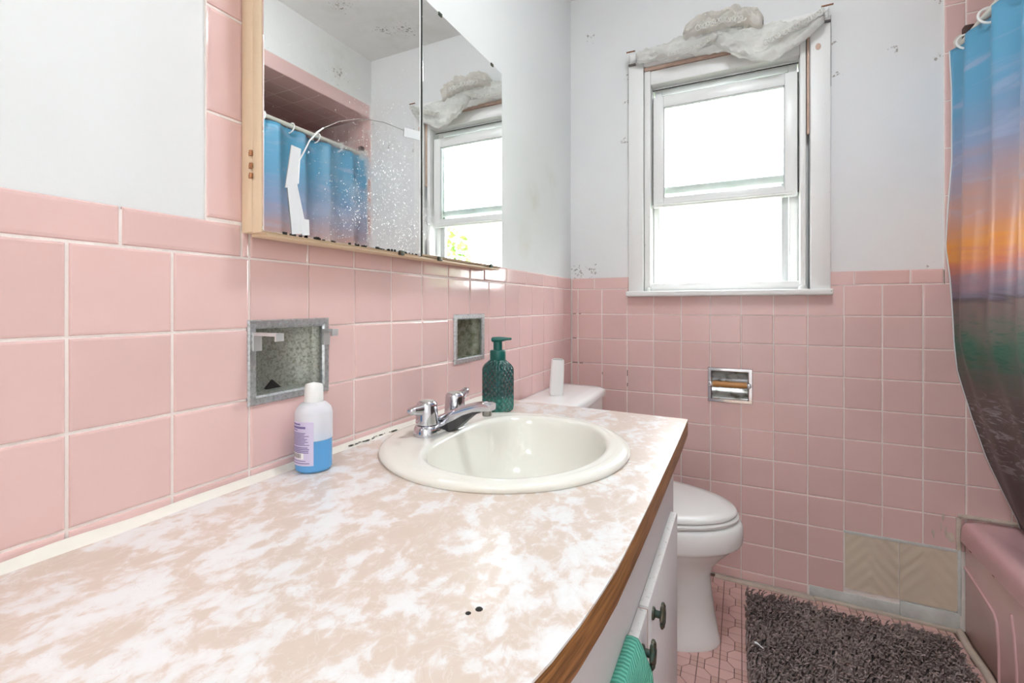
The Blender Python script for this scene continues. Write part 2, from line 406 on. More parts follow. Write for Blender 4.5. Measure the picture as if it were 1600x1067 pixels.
def slab(axis, a0, a1, u0, u1, v0, v1, holes=()):
    mb = MB()
    for a, c, b, d in slab_cells(u0, u1, v0, v1, list(holes)):
        if axis == 'X': mb.box((a0, a, c), (a1, b, d))
        elif axis == 'Y': mb.box((a, a0, c), (b, a1, d))
        else: mb.box((a, c, a0), (b, d, a1))
    return mb
TM = {}
def tile_mesh(w, h, t, bev):
    k = (round(w, 4), round(h, 4), t, bev)
    if k not in TM:
        rings = []
        for ins, z in ((0, 0), (0, t * .55), (bev * .3, t * .88), (bev, t)):
            x, y = w / 2 - ins, h / 2 - ins
            rings.append([(-x, -y, z), (x, -y, z), (x, y, z), (-x, y, z)])
        mb = MB(); mb.loft(rings, False, True)
        me = bpy.data.meshes.new('tile'); me.from_pydata(mb.v, [], mb.f); TM[k] = me
    return TM[k]
def add_tiles(parent, rects, o, U, V, N, holes=(), mat='tile', t=.005, gap=.0034, bev=.003, name='tile', jit=.004):
    o, U, V, N = Vector(o), Vector(U), Vector(V), Vector(N)
    R = Matrix((U, V, N)).transposed()
    for u0, v0, u1, v1 in rects:
        u0 += gap / 2; v0 += gap / 2; u1 -= gap / 2; v1 -= gap / 2
        hs = [h for h in holes if h[0] < u1 and h[2] > u0 and h[1] < v1 and h[3] > v0]
        cu, cv = (u0 + u1) / 2, (v0 + v1) / 2
        if not hs:
            if u1 - u0 < .006 or v1 - v0 < .006: continue
            ob = bpy.data.objects.new(name, tile_mesh(u1 - u0, v1 - v0, t, bev))
            J = Matrix.Rotation(random.uniform(-jit, jit), 3, 'X') @ Matrix.Rotation(random.uniform(-jit, jit), 3, 'Y')
            ob.rotation_euler = (R @ J).to_euler()
        else:
            mb = MB()
            for a, c, b, d in slab_cells(u0, u1, v0, v1, hs): mb.box((a - cu, c - cv, 0), (b - cu, d - cv, t))
            if not mb.f: continue
            me = bpy.data.meshes.new('tile'); me.from_pydata(mb.v, [], mb.f)
            ob = bpy.data.objects.new(name, me); ob.rotation_euler = R.to_euler()
        if not ob.data.materials: ob.data.materials.append(M[mat])
        COL.objects.link(ob); ob.parent = parent
        ob.location = o + U * cu + V * cv
    return
def splits(a, b, start, p):
    """intervals of pitch p through start, clipped to a..b"""
    k = math.floor((a - start) / p); out = []
    while start + k * p < b - 1e-6:
        s, e = max(a, start + k * p), min(b, start + (k + 1) * p)
        if e - s > .004: out.append((s, e))
        k += 1
    return out

# ------------------------------------------------------------------ the room shell
P = .11
ROOM_X, ALC_X, REAR, ALC_Y, CEIL, SOFF = 1.300, 2.06, -2.50, -1.53, 2.452, 2.13
Z0 = 1.14                       # line under the cap row
LU0, BU0 = -.1163, .0324       # grid offsets of the two tiled walls
HOLD = (-1.551, .909, -1.393, 1.044); NICHE = (-.970, .908, -.808, 1.043); TPH = (.573, .686, .732, .822)
inset = lambda h, d: (h[0] + d, h[1] + d, h[2] - d, h[3] - d)
hl = [inset(HOLD, .012), inset(NICHE, .012)]
WIN = (.323, 1.128, .919, 2.07)
hb = [inset(TPH, .012), WIN]

wl = slab('X', -.12, -.004, REAR, .12, 0, CEIL, hl).build('wall_left', 'wall_left', fix=False); tag(wl, 'white plaster wall with pink tile wainscot beside the vanity', kind='structure')
slab('X', -.004, -.0002, REAR, -.002, .0, 1.186, hl).build('grout', 'grout', wl, fix=False)
slab('X', -.004, -.0002, -1.612, -1.558, 1.186, 2.40).build('grout', 'grout', wl, fix=False)
ULW = dict(o=(-.003, 0, 0), U=(0, 1, 0), V=(0, 0, 1), N=(1, 0, 0))
rows_up = [(Z0 - .11 * (k + 1), Z0 - .11 * k) for k in range(4)]
lr = []
for a, b in splits(REAR, -.003, LU0, P):
    for k, (c, d) in enumerate(rows_up): lr.append((a, c, b, d))
    if a > -.90:
        for k in range(4, 10): lr.append((a, Z0 - .11 * (k + 1), b, Z0 - .11 * k))
        lr.append((a, .004, b, .04))
    if -1.56 < b and a < -.79: lr.append((max(a, -1.559), Z0, min(b, -.805), Z0 + .07))
add_tiles(wl, lr, holes=hl, **ULW)
capr = [(a, Z0, b, 1.191) for a, b in splits(REAR, -1.559, -1.559, .156)] + [(a, Z0, b, 1.191) for a, b in splits(-.805, -.003, -.655, .158)]
add_tiles(wl, capr, mat='cap', bev=.005, **ULW)
add_tiles(wl, [(-1.613, a, -1.556, b) for a, b in splits(1.193, 2.40, 1.193, .154)], mat='cap', bev=.005, **ULW)

wb = slab('Y', .004, .13, -.12, 2.2, 0, CEIL, hb).build('wall_back', 'wall_back', fix=False); tag(wb, 'white and pink tiled wall with the window above the toilet', kind='structure')
slab('Y', .0002, .004, .0, 1.30, 0, 1.186, hb).build('grout', 'grout', wb, fix=False)
slab('Y', .0002, .004, 1.297, 2.06, 0, SOFF).build('grout', 'grout', wb, fix=False)
UBW = dict(o=(0, .003, 0), U=(1, 0, 0), V=(0, 0, 1), N=(0, -1, 0))
WINC = (.263, 1.112, .980, 2.2)
br = []
for a, b in splits(.003, 1.352, BU0, P):
    for k in range(10):
        c, d = Z0 - .11 * (k + 1), Z0 - .11 * k
        if k >= 8 and a > 1.0: continue
        br.append((a, c, b, d))
    if a < .90: br.append((a, .004, min(b, .918), .04))
for a, b in splits(1.352, 2.055, 1.352, P):
    for k in range(-9, 8): br.append((a, Z0 - .11 * (k + 1), b, min(Z0 - .11 * k, SOFF - .002)))
add_tiles(wb, br, holes=[inset(TPH, .012), WINC], **UBW)
add_tiles(wb, [(a, Z0, b, 1.191) for a, b in splits(.003, 1.297, .108, .1572)], holes=[WINC], mat='cap', bev=.005, **UBW)
add_tiles(wb, [(1.297, a, 1.352, b) for a, b in splits(1.14, SOFF - .002, 1.902, .157)], mat='cap', bev=.005, **UBW)
# two beige replacement tiles with a raised chevron relief
for i, (a, b) in enumerate(((1.024, 1.177), (1.177, 1.333))):
    mb = MB(); nx, nz = 26, 26; rows = []
    for j in range(nz + 1):
        r = []
        for k in range(nx + 1):
            u, v = k / nx, j / nz
            d = abs(u - .5); hgt = .0011 * math.sin((v * 1.0 + d * .9) * 26) * (1 if d > .06 else .2) + (.002 * max(0, math.sin(v * 22 + 1)) if d < .05 else 0)
            r.append((a + .0015 + u * (b - a - .003), -.004 - hgt, .062 + v * .196))
        rows.append(r)
    mb.quadgrid(rows)
    ed = [(a + .0015, .003), (b - .0015, .003)]
    mb.box((a + .0015, -.0025, .062), (b - .0015, .003, .258))
    mb.build('beige_tile', 'beige_tile', wb, 50, fix=False)['label'] = 'beige replacement tile with chevron relief'
rbox('cement_patch', (.918, -.0035, .006), (1.18, .003, .043), 'cement', wb, .001)['label'] = 'bare grey cement strip'
rbox('cement_patch', (1.18, -.007, .003), (1.336, .003, .058), 'cement', wb, .003)
rbox('caulk', (1.022, -.0055, .256), (1.336, .003, .266), 'cement', wb, .002)
rbox('caulk', (1.329, -.006, .05), (1.340, .003, .27), 'cement', wb, .003)
rbox('caulk', (1.326, -.006, .262), (1.340, .003, .372), 'caulk_old', wb, .003)
rbox('caulk', (1.33, -.010, .374), (2.05, .003, .384), 'caulk_old', wb, .003)
mb = MB()
for _ in range(9):
    x, z = random.uniform(1.265, 1.328), random.uniform(.275, .37); w, h = random.uniform(.003, .012), random.uniform(.004, .02)
    if x < 1.30: w *= .3
    mb.lathe([(.0001, -.0026), (1, -.0026), (.8, -.0031), (.0001, -.0032)], n=7)
    for q in range(28):
        vx, vy, vz = mb.v[-28 + q]; mb.v[-28 + q] = (x + vx * w, vz, z + vy * h)
mb.build('paint_smear', 'caulk_old', wb, 60)
# cracked black joints in the corner
mb = MB()
for (x0, x1, z) in ((.008, .022, 1.031), (.036, .046, 1.031), (.006, .024, .921), (.006, .03, .811), (.04, .055, .81), (.12, .135, .701)):
    mb.box((x0, -.0012, z - .0014), (x1, .0008, z + .0008))
for (x, z0, z1) in ((.253, .765, .79), (.253, .72, .735), (.144, .765, .775)): mb.box((x - .001, -.0012, z0), (x + .001, .0008, z1))
mb.build('mould_joint', 'black', wb, fix=False)

fl = MB(); fl.box((-.12, REAR, -.1), (2.2, .12, -.003)); fl = fl.build('floor', 'grout_floor', fix=False); tag(fl, 'pink octagon mosaic floor', kind='structure')
ce = MB(); ce.box((-.12, REAR - .1, CEIL), (2.2, .12, CEIL + .1)); ce = ce.build('ceiling', 'ceiling', fix=False); tag(ce, 'white ceiling with mould stains', kind='structure')
wr = slab('X', ALC_X, ALC_X + .1, ALC_Y, .004, 0, CEIL).build('wall_right', 'wall_other', fix=False); tag(wr, 'wall behind the bathtub', kind='structure')
slab('X', ALC_X - .004, ALC_X, ALC_Y, 0, 0, SOFF).build('grout', 'grout', wr, fix=False)
rt = [(a, c, b, d) for a, b in splits(ALC_Y, -.003, -.1163, .11) for c, d in splits(.37, SOFF - .002, .04, .11)]
add_tiles(wr, rt, o=(ALC_X - .003, 0, 0), U=(0, -1, 0), V=(0, 0, 1), N=(-1, 0, 0)) if False else add_tiles(wr, [(-b, c, -a, d) for a, c, b, d in rt], o=(ALC_X - .003, 0, 0), U=(0, -1, 0), V=(0, 0, 1), N=(-1, 0, 0))
tag(slab('Y', ALC_Y - .1, ALC_Y, ROOM_X + .06, ALC_X + .1, 0, CEIL).build('wall_alcove_end', 'wall_other', fix=False), 'end wall of the tub alcove', kind='structure')
tag(slab('X', ROOM_X + .02, ROOM_X + .12, REAR, ALC_Y - .005, 0, CEIL).build('wall_right_near', 'wall_other', fix=False), 'white wall beside the tub alcove', kind='structure')
dhole = (.38, -.01, 1.18, 2.04)
tag(slab('Y', REAR - .1, REAR, -1.0, 2.3, 0, CEIL, [dhole]).build('wall_rear', 'wall_other', fix=False), 'white wall with the door', kind='structure')
# open doorway and unseen hall behind the camera, added to bring in fill light
dr = thing('door_1', (1.18, REAR - .1, 0), 'white panelled door standing open to the hall', None); dr['kind'] = 'structure'
rbox('door_leaf', (1.184, REAR - .90, .01), (1.222, REAR - .11, 2.035), 'door_paint', dr, .003)
for z0, z1 in ((.2, .95), (1.1, 1.9)):
    for y0, y1 in ((.19, .45), (.54, .80)): rbox('door_panel', (1.178, REAR - y1 - .03, z0), (1.186, REAR - y0 - .03, z1), 'door_paint', dr, .005)
k = MB(); k.lathe([(.001, 0), (.025, 0), (.025, .006), (.011, .008), (.011, .03), (.026, .04), (.028, .055), (.015, .066), (.001, .067)], n=20)
k.v = [(1.184 - z, REAR - .84 + x, 1.0 + y) for x, y, z in k.v]; k.build('knob', 'chrome', dr, 40)
for x0, x1 in ((.375, .39), (1.17, 1.185)): rbox('jamb', (x0, REAR - .1, 0), (x1, REAR, 2.04), 'door_paint', dr, .001)
HR = -4.1
h = MB(); h.box((-.9, HR, -.1), (2.2, REAR - .1, -.002)); tag(h.build('floor_hall', 'hall_floor', fix=False), 'brown hall floor beyond the door', kind='structure')
tag(slab('Y', HR - .1, HR, -.9, 2.2, 0, CEIL).build('wall_hall_rear', 'wall_other', fix=False), 'white hall wall facing the door', kind='structure')
tag(slab('X', -1.0, -.9, HR, REAR - .1, 0, CEIL, [(-3.8, .5, -2.8, 2.2)]).build('wall_hall_left', 'wall_other', fix=False), 'white hall end wall with an opening added for fill daylight', kind='structure')  # unseen opening, added so sky light fills in from behind the camera
tag(slab('X', 2.2, 2.3, HR, REAR - .1, 0, CEIL).build('wall_hall_right', 'wall_other', fix=False), 'other white hall end wall', kind='structure')
h = MB(); h.box((-1, HR - .1, CEIL), (2.3, REAR - .1, CEIL + .1)); tag(h.build('ceiling_hall', 'wall_other', fix=False), 'white hall ceiling', kind='structure')
# dropped bulkhead over the tub, tiled underneath
sf = MB(); sf.box((ROOM_X, ALC_Y, SOFF + .004), (ALC_X, .004, CEIL)); sf = sf.build('ceiling_bulkhead', 'wall_other', fix=False); tag(sf, 'dropped bulkhead over the tub with pink tiled underside', kind='structure')
mb = MB(); mb.box((ROOM_X, ALC_Y, SOFF), (ALC_X, 0, SOFF + .004)); mb.build('grout', 'grout', sf, fix=False)
add_tiles(sf, [(a, c, b, d) for a, b in splits(ALC_Y, -.003, -.003, .11) for c, d in splits(ROOM_X + .0, ALC_X - .004, ROOM_X, .11)], o=(0, 0, SOFF + .003), U=(0, 1, 0), V=(1, 0, 0), N=(0, 0, -1))
add_tiles(sf, [(-b, SOFF - .004, -a, 2.2) for a, b in splits(ALC_Y, -.003, -.003, .76)], o=(ROOM_X + .003, 0, 0), U=(0, -1, 0), V=(0, 0, 1), N=(-1, 0, 0), mat='cap', bev=.005)

# floor mosaic: octagons and squares, each quartered by the straight joints
FX, FY, FC = .634, -.16, .06
def quarter(kind):
    g = .0011
    if kind == 'o': pts = [(g, g), (.04 - g, g), (.04 - g, .02 - g * .4), (.02 - g * .4, .04 - g), (g, .04 - g)]
    else: pts = [(g, g), (.02 - g, g), (.02 - g, .02 - g), (g, .02 - g)]
    return pts
QM = {}
for kd in 'os':
    pts = quarter(kd); c = Vector((sum(p[0] for p in pts) / len(pts), sum(p[1] for p in pts) / len(pts)))
    mb = MB(); mb.loft([[(x, y, 0) for x, y in pts], [(x, y, .0022) for x, y in pts], [(c.x + (x - c.x) * .96, c.y + (y - c.y) * .96, .003) for x, y in pts]], False, True)
    me = bpy.data.meshes.new('mosaic_tile'); me.from_pydata(mb.v, [], mb.f); me.materials.append(M['mosaic' if kd == 'o' else 'mosaic2']); QM[kd] = (me, mb)
RUG = (.700, -.98, 1.288, -.088)
rest = {'o': MB(), 's': MB()}
i0, i1 = math.floor((0 - FX) / FC), math.ceil((1.36 - FX) / FC); j0, j1 = math.floor((REAR - FY) / FC), math.ceil((0 - FY) / FC)
count = 0
for i in range(i0, i1 + 1):
    for j in range(j0, j1 + 1):
        kd = 'o' if (i + j) % 2 == 0 else 's'
        for q in range(4):
            sx, sy = ((1, 1), (-1, 1), (-1, -1), (1, -1))[q]
            cx, cy = FX + i * FC + sx * .015, FY + j * FC + sy * .015
            if not (.01 < cx < 1.335 and REAR < cy < -.02): continue
            inrug = RUG[0] + .02 < cx < RUG[2] - .02 and RUG[1] < cy < RUG[3] - .02
            vis = (.56 < cx and cy > -.66 and not inrug) and not (cx < .63 and -.42 < cy < -.12)
            loc = (FX + i * FC, FY + j * FC, -.003)
            if vis and count < 300:
                ob = bpy.data.objects.new('mosaic_tile', QM[kd][0]); COL.objects.link(ob); ob.parent = fl
                ob.location = loc; ob.rotation_euler = (0, 0, q * PI / 2); count += 1
            else:
                src, dst = QM[kd][1], rest[kd]; n0 = len(dst.v); ca, sa = ((1, 0), (0, 1), (-1, 0), (0, -1))[q]
                dst.v += [(loc[0] + x * ca - y * sa, loc[1] + x * sa + y * ca, loc[2] + z) for x, y, z in src.v]
                dst.f += [tuple(n0 + t for t in f) for f in src.f]
for kd in 'os': tag(rest[kd].build('mosaic_field', 'mosaic' if kd == 'o' else 'mosaic2', fl, fix=False), kind='stuff')
# pale grout ledges along the foot of the back wall and tub
rbox('grout_ledge', (.60, -.030, -.004), (.93, -.002, .004), 'caulk_old', fl, .002)
rbox('grout_ledge', (.93, -.018, -.004), (1.33, -.002, .008), 'caulk_old', fl, .002)
mb = MB(); mb.tube([(1.333, -.01, 0), (1.326, -.1, .002), (1.330, -.2, 0), (1.322, -.32, .002), (1.328, -.5, 0), (1.328, -1.5, 0)], .012, 8); mb.build('grout_ledge', 'caulk_old', fl, 60)

# ------------------------------------------------------------------ window
wd = thing('window_1', (.62, 0, 1.128), 'white sash window with raised lower sash above the toilet', None); wd['kind'] = 'structure'
rbox('casing', (.261, -.016, 1.126), (.323, .004, 2.135), 'white_trim', wd, .003)
rbox('casing', (.919, -.016, 1.126), (.981, .004, 2.135), 'white_trim', wd, .003)
rbox('casing', (.323, -.016, 2.072), (.919, .004, 2.135), 'white_trim', wd, .003)
rbox('sill', (.254, -.040, 1.105), (.987, .03, 1.128), 'white_trim', wd, .006, 3)
rbox('bare_strip', (.325, -.004, 2.058), (.917, .02, 2.071), 'bare_wood', wd, .001)['label'] = 'bare wood strip where paint has gone'
rbox('bare_strip', (.910, -.001, 1.70), (.9178, .02, 2.058), 'bare_wood', wd, .001)
rbox('stop', (.325, -.002, 1.128), (.350, .05, 2.056), 'white_trim', wd, .003)
rbox('stop', (.888, -.002, 1.128), (.907, .05, 2.056), 'white_trim', wd, .003)
rbox('stop', (.350, .004, 1.998), (.888, .05, 2.056), 'white_trim', wd, .003)
rbox('jamb', (.323, .05, 1.128), (.353, .13, 2.07), 'vinyl', wd, .002)
rbox('jamb', (.889, .05, 1.128), (.919, .13, 2.07), 'vinyl', wd, .002)
rbox('jamb', (.353, .05, 1.995), (.889, .13, 2.07), 'vinyl', wd, .002)
rbox('jamb', (.350, .01, 1.128), (.889, .13, 1.160), 'vinyl', wd, .004)
def sash(name, x0, x1, z0, z1, y0, y1, sw, tw, bw, gl):
    s = bpy.data.objects.new(name, None); COL.objects.link(s); s.parent = wd; s.location = (0, 0, 0)
    rbox('stile', (x0, y0, z0), (x0 + sw, y1, z1), 'vinyl', s, .003); rbox('stile', (x1 - sw, y0, z0), (x1, y1, z1), 'vinyl', s, .003)
    rbox('rail', (x0 + sw, y0, z1 - tw), (x1 - sw, y1, z1), 'vinyl', s, .003); rbox('rail', (x0 + sw, y0, z0), (x1 - sw, y1, z0 + bw), 'vinyl', s, .003)
    ym = (y0 + y1) / 2
    rbox('pane', (x0 + sw - .004, ym - .002, z0 + bw - .004), (x1 - sw + .004, ym + .002, z1 - tw + .004), gl, s, 0)
    g = MB()
    for lo, hi in (((x0 + sw, y0 + .004, z0 + bw), (x0 + sw + .004, ym - .002, z1 - tw)), ((x1 - sw - .004, y0 + .004, z0 + bw), (x1 - sw, ym - .002, z1 - tw)), ((x0 + sw, y0 + .004, z1 - tw - .004), (x1 - sw, ym - .002, z1 - tw))): g.box(lo, hi)
    g.build('gasket', 'track', s, fix=False)
    return s
s1 = sash('raised_sash', .357, .883, 1.482, 1.950, .024, .052, .042, .046, .042, 'glass')
rbox('lift_rail', (.372, .016, 1.490), (.868, .026, 1.502), 'vinyl', s1, .003)
sash('upper_sash', .357, .885, 1.545, 1.992, .066, .092, .03, .022, .03, 'glass2')
rbox('track', (.832, .055, 1.16), (.856, .075, 1.54), 'track', wd, .002)
rbox('track', (.858, .055, 1.16), (.886, .11, 1.54), 'vinyl', wd, .002)
rbox('track', (.355, .055, 1.16), (.380, .11, 1.54), 'vinyl', wd, .002)
rbox('track', (.393, .085, 1.16), (.398, .11, 1.54), 'track', wd, .001)
mb = MB()
for x0, z0, x1, z1, w in ((.352, 1.990, .888, 1.990, .0015), (.3535, 1.50, .3535, 1.955, .0012), (.8865, 1.50, .8865, 1.955, .0015)):
    mb.box((x0 - w, .048, z0 - w), (x1 + w, .051, z1 + w))
mb.build('seam', 'black', wd, fix=False)
for x, r in ((.340, .012), (.896, .016)):
    mb = MB(); mb.lathe([(.001, 0), (r, 0), (r * .9, .008), (r * .5, .016), (.001, .018)], (x, -.004, 1.127), 9); mb.build('dirt_lump', 'cement', wd, 60)
mb = MB(); mb.lathe([(.0005, 0), (.009, 0), (.008, .0015), (.0005, .002)], n=9); mb.v = [(.943 + x, -.0165 - z, 2.005 + y * 1.4) for x, y, z in mb.v]; mb.build('chipped_paint', 'bare_wood', wd, 60)
for x0, x1, z0, z1 in ((.9810, .9835, 1.86, 2.115), (.9810, .9825, 1.20, 1.26), (.2585, .2610, 1.93, 2.10), (.2590, .2610, 1.62, 1.76)):
    rbox('mould_line', (x0, -.006, z0), (x1, .0035, z1), 'mould', wd, .0004)
# window dressing: rod with brackets, and the bunched lace
cr = thing('curtain_rod', (.62, -.03, 2.10), 'thin flat rod on rusty end brackets above the window', 'curtain rod')
rbox('rod', (.285, -.050, 2.095), (.965, -.046, 2.112), 'white_trim', cr, .001)
for s, x in ((-1, .278), (1, .966)):
    b = rbox('bracket', (x - .014, -.018, 2.088), (x + .014, -.016, 2.128), 'white_trim', cr, .0005)
    rbox('bracket_arm', (x - .003 + s * .008, -.052, 2.09), (x - .001 + s * .008, -.016, 2.125), 'white_trim', cr, 0)
    rbox('bracket_edge', (x - .018, -.053, 2.1265), (x + .018, -.048, 2.1305), 'rusty', cr, .0005)
    rbox('bracket_edge', (x - .014, -.03, 2.084), (x + .014, -.016, 2.088), 'mould', cr, .0005)
lace = thing('lace_valance', (.62, -.04, 2.05), 'cream lace valance bunched and draped over the window top', 'valance')
def lace_piece(name, tops, bots, mat, depth, y0, nu=120, nv=56, amp=.007, seed=0):
    def ip(t, x):
        for (a, b), (c, d) in zip(t, t[1:]):
            if a <= x <= c: return b + (d - b) * (x - a) / (c - a)
        return t[-1][1] if x > t[-1][0] else t[0][1]
    xa, xb = tops[0][0], tops[-1][0]; rings = []
    for i in range(nu + 1):
        x = xa + (xb - xa) * i / nu; zt, zb = ip(tops, x), ip(bots, x); zc, h = (zt + zb) / 2, (zt - zb) / 2
        e = min(1, min(i, nu - i) / 5 + .15); ring = []
        for k in range(nv):
            a = 2 * PI * k / nv
            p = Vector((x * 22, math.sin(a) * 2.4 + seed, math.cos(a) * 1.4)); n1 = noise.noise(p); n2 = noise.noise(p * 2.6 + Vector((5, 3, seed)))
            ph = 5 * noise.noise(Vector((x * 7, seed * 2.3, 0))) + 2.5 * noise.noise(Vector((x * 16, a, seed))); rdg = math.sin(11 * math.sin(a * .5) * 1.6 + ph) * (.7 + .6 * n1)
            d = depth * e * (.75 + .5 * n1)
            ring.append((x + .004 * n2, y0 - d * (math.cos(a) * .9 + .1) - amp * n2 * 1.2 - amp * 1.0 * rdg, zc + h * math.sin(a) + amp * (n1 + n2 * .7)))
        rings.append(ring)
    mb = MB(); mb.loft(rings); return mb.build(name, mat, lace, 80)
lace_piece('scarf', [(.30, 2.115), (.40, 2.125), (.47, 2.14), (.55, 2.14), (.62, 2.145), (.70, 2.13)], [(.30, 2.082), (.40, 2.066), (.47, 2.06), (.56, 2.056), (.64, 2.048), (.70, 2.04)], 'lace', .028, -.045, seed=1)
lace_piece('puff', [(.485, 2.145), (.51, 2.180), (.55, 2.19), (.60, 2.188), (.66, 2.195), (.70, 2.185), (.745, 2.165), (.765, 2.13)], [(.485, 2.125), (.51, 2.125), (.57, 2.13), (.63, 2.13), (.70, 2.115), (.745, 2.10), (.765, 2.095)], 'lace_puff', .050, -.055, amp=.011, seed=4)
lace_piece('drape', [(.60, 2.10), (.64, 2.115), (.70, 2.115), (.76, 2.10), (.84, 2.098), (.90, 2.095), (.955, 2.105)], [(.60, 2.07), (.64, 2.045), (.67, 2.015), (.76, 1.972), (.815, 1.972), (.865, 2.0), (.905, 2.025), (.955, 2.062)], 'lace', .026, -.058, seed=7)
def coil(name, path, R, r, turns):
    pts = []; n = turns * 10; path = [Vector(p) for p in path]
    for i in range(n + 1):
        t = i / n * (len(path) - 1); k = min(int(t), len(path) - 2); p = path[k].lerp(path[k + 1], t - k); a = i / 10 * 2 * PI
        q = R * (.8 + .5 * noise.noise(Vector((i * .13, R * 99, 0))))
        pts.append(p + Vector((q * .8 * math.cos(a), .35 * q * math.sin(a * .5), q * math.sin(a))))
    mb = MB(); mb.tube(pts, r, 5); mb.build(name, 'lace_trim', lace, 80)
coil('lace_edging', [(.43, -.080, 2.066), (.55, -.084, 2.07), (.62, -.094, 2.10)], .008, .0018, 20)
coil('lace_edging', [(.54, -.112, 2.126), (.62, -.118, 2.132), (.70, -.106, 2.122)], .012, .0024, 14)
coil('lace_edging', [(.77, -.098, 2.02), (.84, -.098, 2.045), (.90, -.094, 2.068), (.955, -.080, 2.10)], .012, .0024, 20)

# ------------------------------------------------------------------ bathtub, curtain
tub = thing('bathtub', (1.70, -.76, 0), 'pink enamelled bathtub with ribbed apron behind the curtain', 'bathtub')
tx0, tx1, ty0, ty1, tz = 1.334, 2.050, ALC_Y + .006, -.010, .374
cx, cy = (tx0 + tx1) / 2, (ty0 + ty1) / 2; hx, hy = (tx1 - tx0) / 2, (ty1 - ty0) / 2
mb = MB()
spec = [(0, .300, .004), (0, .316, .004), (-.001, .335, .012), (.000, .352, .016), (.006, .367, .02), (.018, .374, .03), (.035, .3745, .04), (.075, .370, .12), (.085, .362, .14), (.098, .33, .15), (.115, .2, .15), (.135, .10, .15), (.175, .068, .14), (.25, .060, .10)]
mb.loft([rr(cx, cy, hx - i, hy - i * (1 if i < .04 else 1.3), max(r, .004), z, 6) for i, z, r in spec], False, True)
mb.build('basin', 'tub', tub, 50)
rbox('apron', (tx0 + .012, ty0, .0), (tx0 + .05, ty1, .312), 'apron', tub, .004)
mb = MB(); mb.tube([(tx0 + .013, -.012, .215), (tx0 + .013, -.12, .198), (tx0 + .013, -.205, .182), (tx0 + .013, -.222, .165), (tx0 + .013, -.232, .10), (tx0 + .013, -.236, .0)], .0055, 8); mb.build('apron_rib', 'tub', tub, 60)
mb = MB(); mb.tube([(tx0 + .013, -.30, .235), (tx0 + .013, -.314, .19), (tx0 + .013, -.328, .10), (tx0 + .013, -.334, .0)], .0055, 8); mb.build('apron_rib', 'tub', tub, 60)
for y, z in ((-.085, .298), (-.232, .298)): rbox('rust_mark', (tx0 - .0006, y - .006, z), (tx0 + .004, y + .006, z + .003), 'rusty', tub, .0005)

RODX, RODZ = 1.345, 1.925
sr = thing('shower_rod', (RODX, -.76, RODZ), 'cream shower curtain rod over the bathtub', 'curtain rod')
mb = MB(); mb.tube([(RODX, -.012, RODZ), (RODX, ALC_Y + .01, RODZ)], .011, 14); mb.build('rod', 'rod', sr, 60)
mb = MB(); mb.loft([[(RODX + a * math.cos(t), -.002, RODZ + .006 + a * math.sin(t)) for t in [2 * PI * q / 16 for q in range(16)]] for a in (.026,)] + [[(RODX + .024 * math.cos(2 * PI * q / 16), -.008, RODZ + .006 + .024 * math.sin(2 * PI * q / 16)) for q in range(16)]]); mb.build('flange', 'rod', sr, 40)
rbox('bracket', (RODX - .006, -.030, RODZ + .004), (RODX + .018, -.004, RODZ + .046), 'brown', sr, .003)['label'] = 'dark brown end bracket'
cu = thing('shower_curtain', (1.33, -.7, .2), 'shower curtain printed with a sunset over sea, hanging beside the tub', 'shower curtain')
EDGE = [(1.91, 1.300), (1.77, 1.307), (1.54, 1.309), (1.40, 1.297), (1.26, 1.287), (1.166, 1.299), (1.0, 1.312), (.854, 1.323), (.713, 1.358), (.575, 1.396), (.48, 1.434), (.388, 1.473), (.28, 1.50), (.2, 1.51)]
def edge_x(z):
    for (a, b), (c, d) in zip(EDGE, EDGE[1:]):
        if a >= z >= c: return b + (d - b) * (a - z) / (a - c)
    return EDGE[-1][1] if z < .2 else EDGE[0][1]
HK = [-.040 - .150 * i for i in range(10)]
def curt(y, z):
    s = -y
    t = min(1, max(0, (1.905 - z) / 1.5))
    inside = max(0, (z and (.95 - z)) / .6) if z < .95 else 0
    tuck = .165 * min(1, inside) ** 1.15
    f = min(1, s / .10)
    main = 1.336 + tuck - .022 * t * (1 if z > .95 else 1)
    x = edge_x(z) * (1 - f) + main * f
    ph = 2 * PI * s / .150 - .55
    amp = (.020 + .012 * t) * min(1, s / .06)
    x += amp * math.sin(ph + .9 * t) * (1 - .82 * min(1, t * 1.25)) + .010 * math.sin(2 * PI * s / .37 + 2 + t) * f + .006 * noise.noise(Vector((s * 9, z * 2.2, 1)))
    return x
rows = []; NZ, NY = 70, 300
for j in range(NZ + 1):
    v = j / NZ; r = []
    for i in range(NY + 1):
        u = i / NY; y = -.018 - u * 1.40
        d = min(abs(y - h) for h in HK); top = 1.905 - .010 * min(1, (d / .06) ** 2) + (.004 if u > .02 else 0)
        z = top + (.20 - top) * v
        yy = y + .012 * math.sin(2 * PI * (-y) / .150 + 1.0) * (1 - .5 * v)
        r.append((curt(y, z), min(yy, -.014), z))
    rows.append(r)
mb = MB(); mb.quadgrid(rows); o = mb.build('fabric', 'curtain', cu, 180); md = o.modifiers.new('thickness', 'SOLIDIFY'); md.thickness = .0012
mb = MB(); mb.tube([(p[0][0] - .001, p[0][1] + .002, p[0][2]) for p in rows], .0022, 6); mb.build('hem', 'hem', cu, 80)
hem_up = MB()
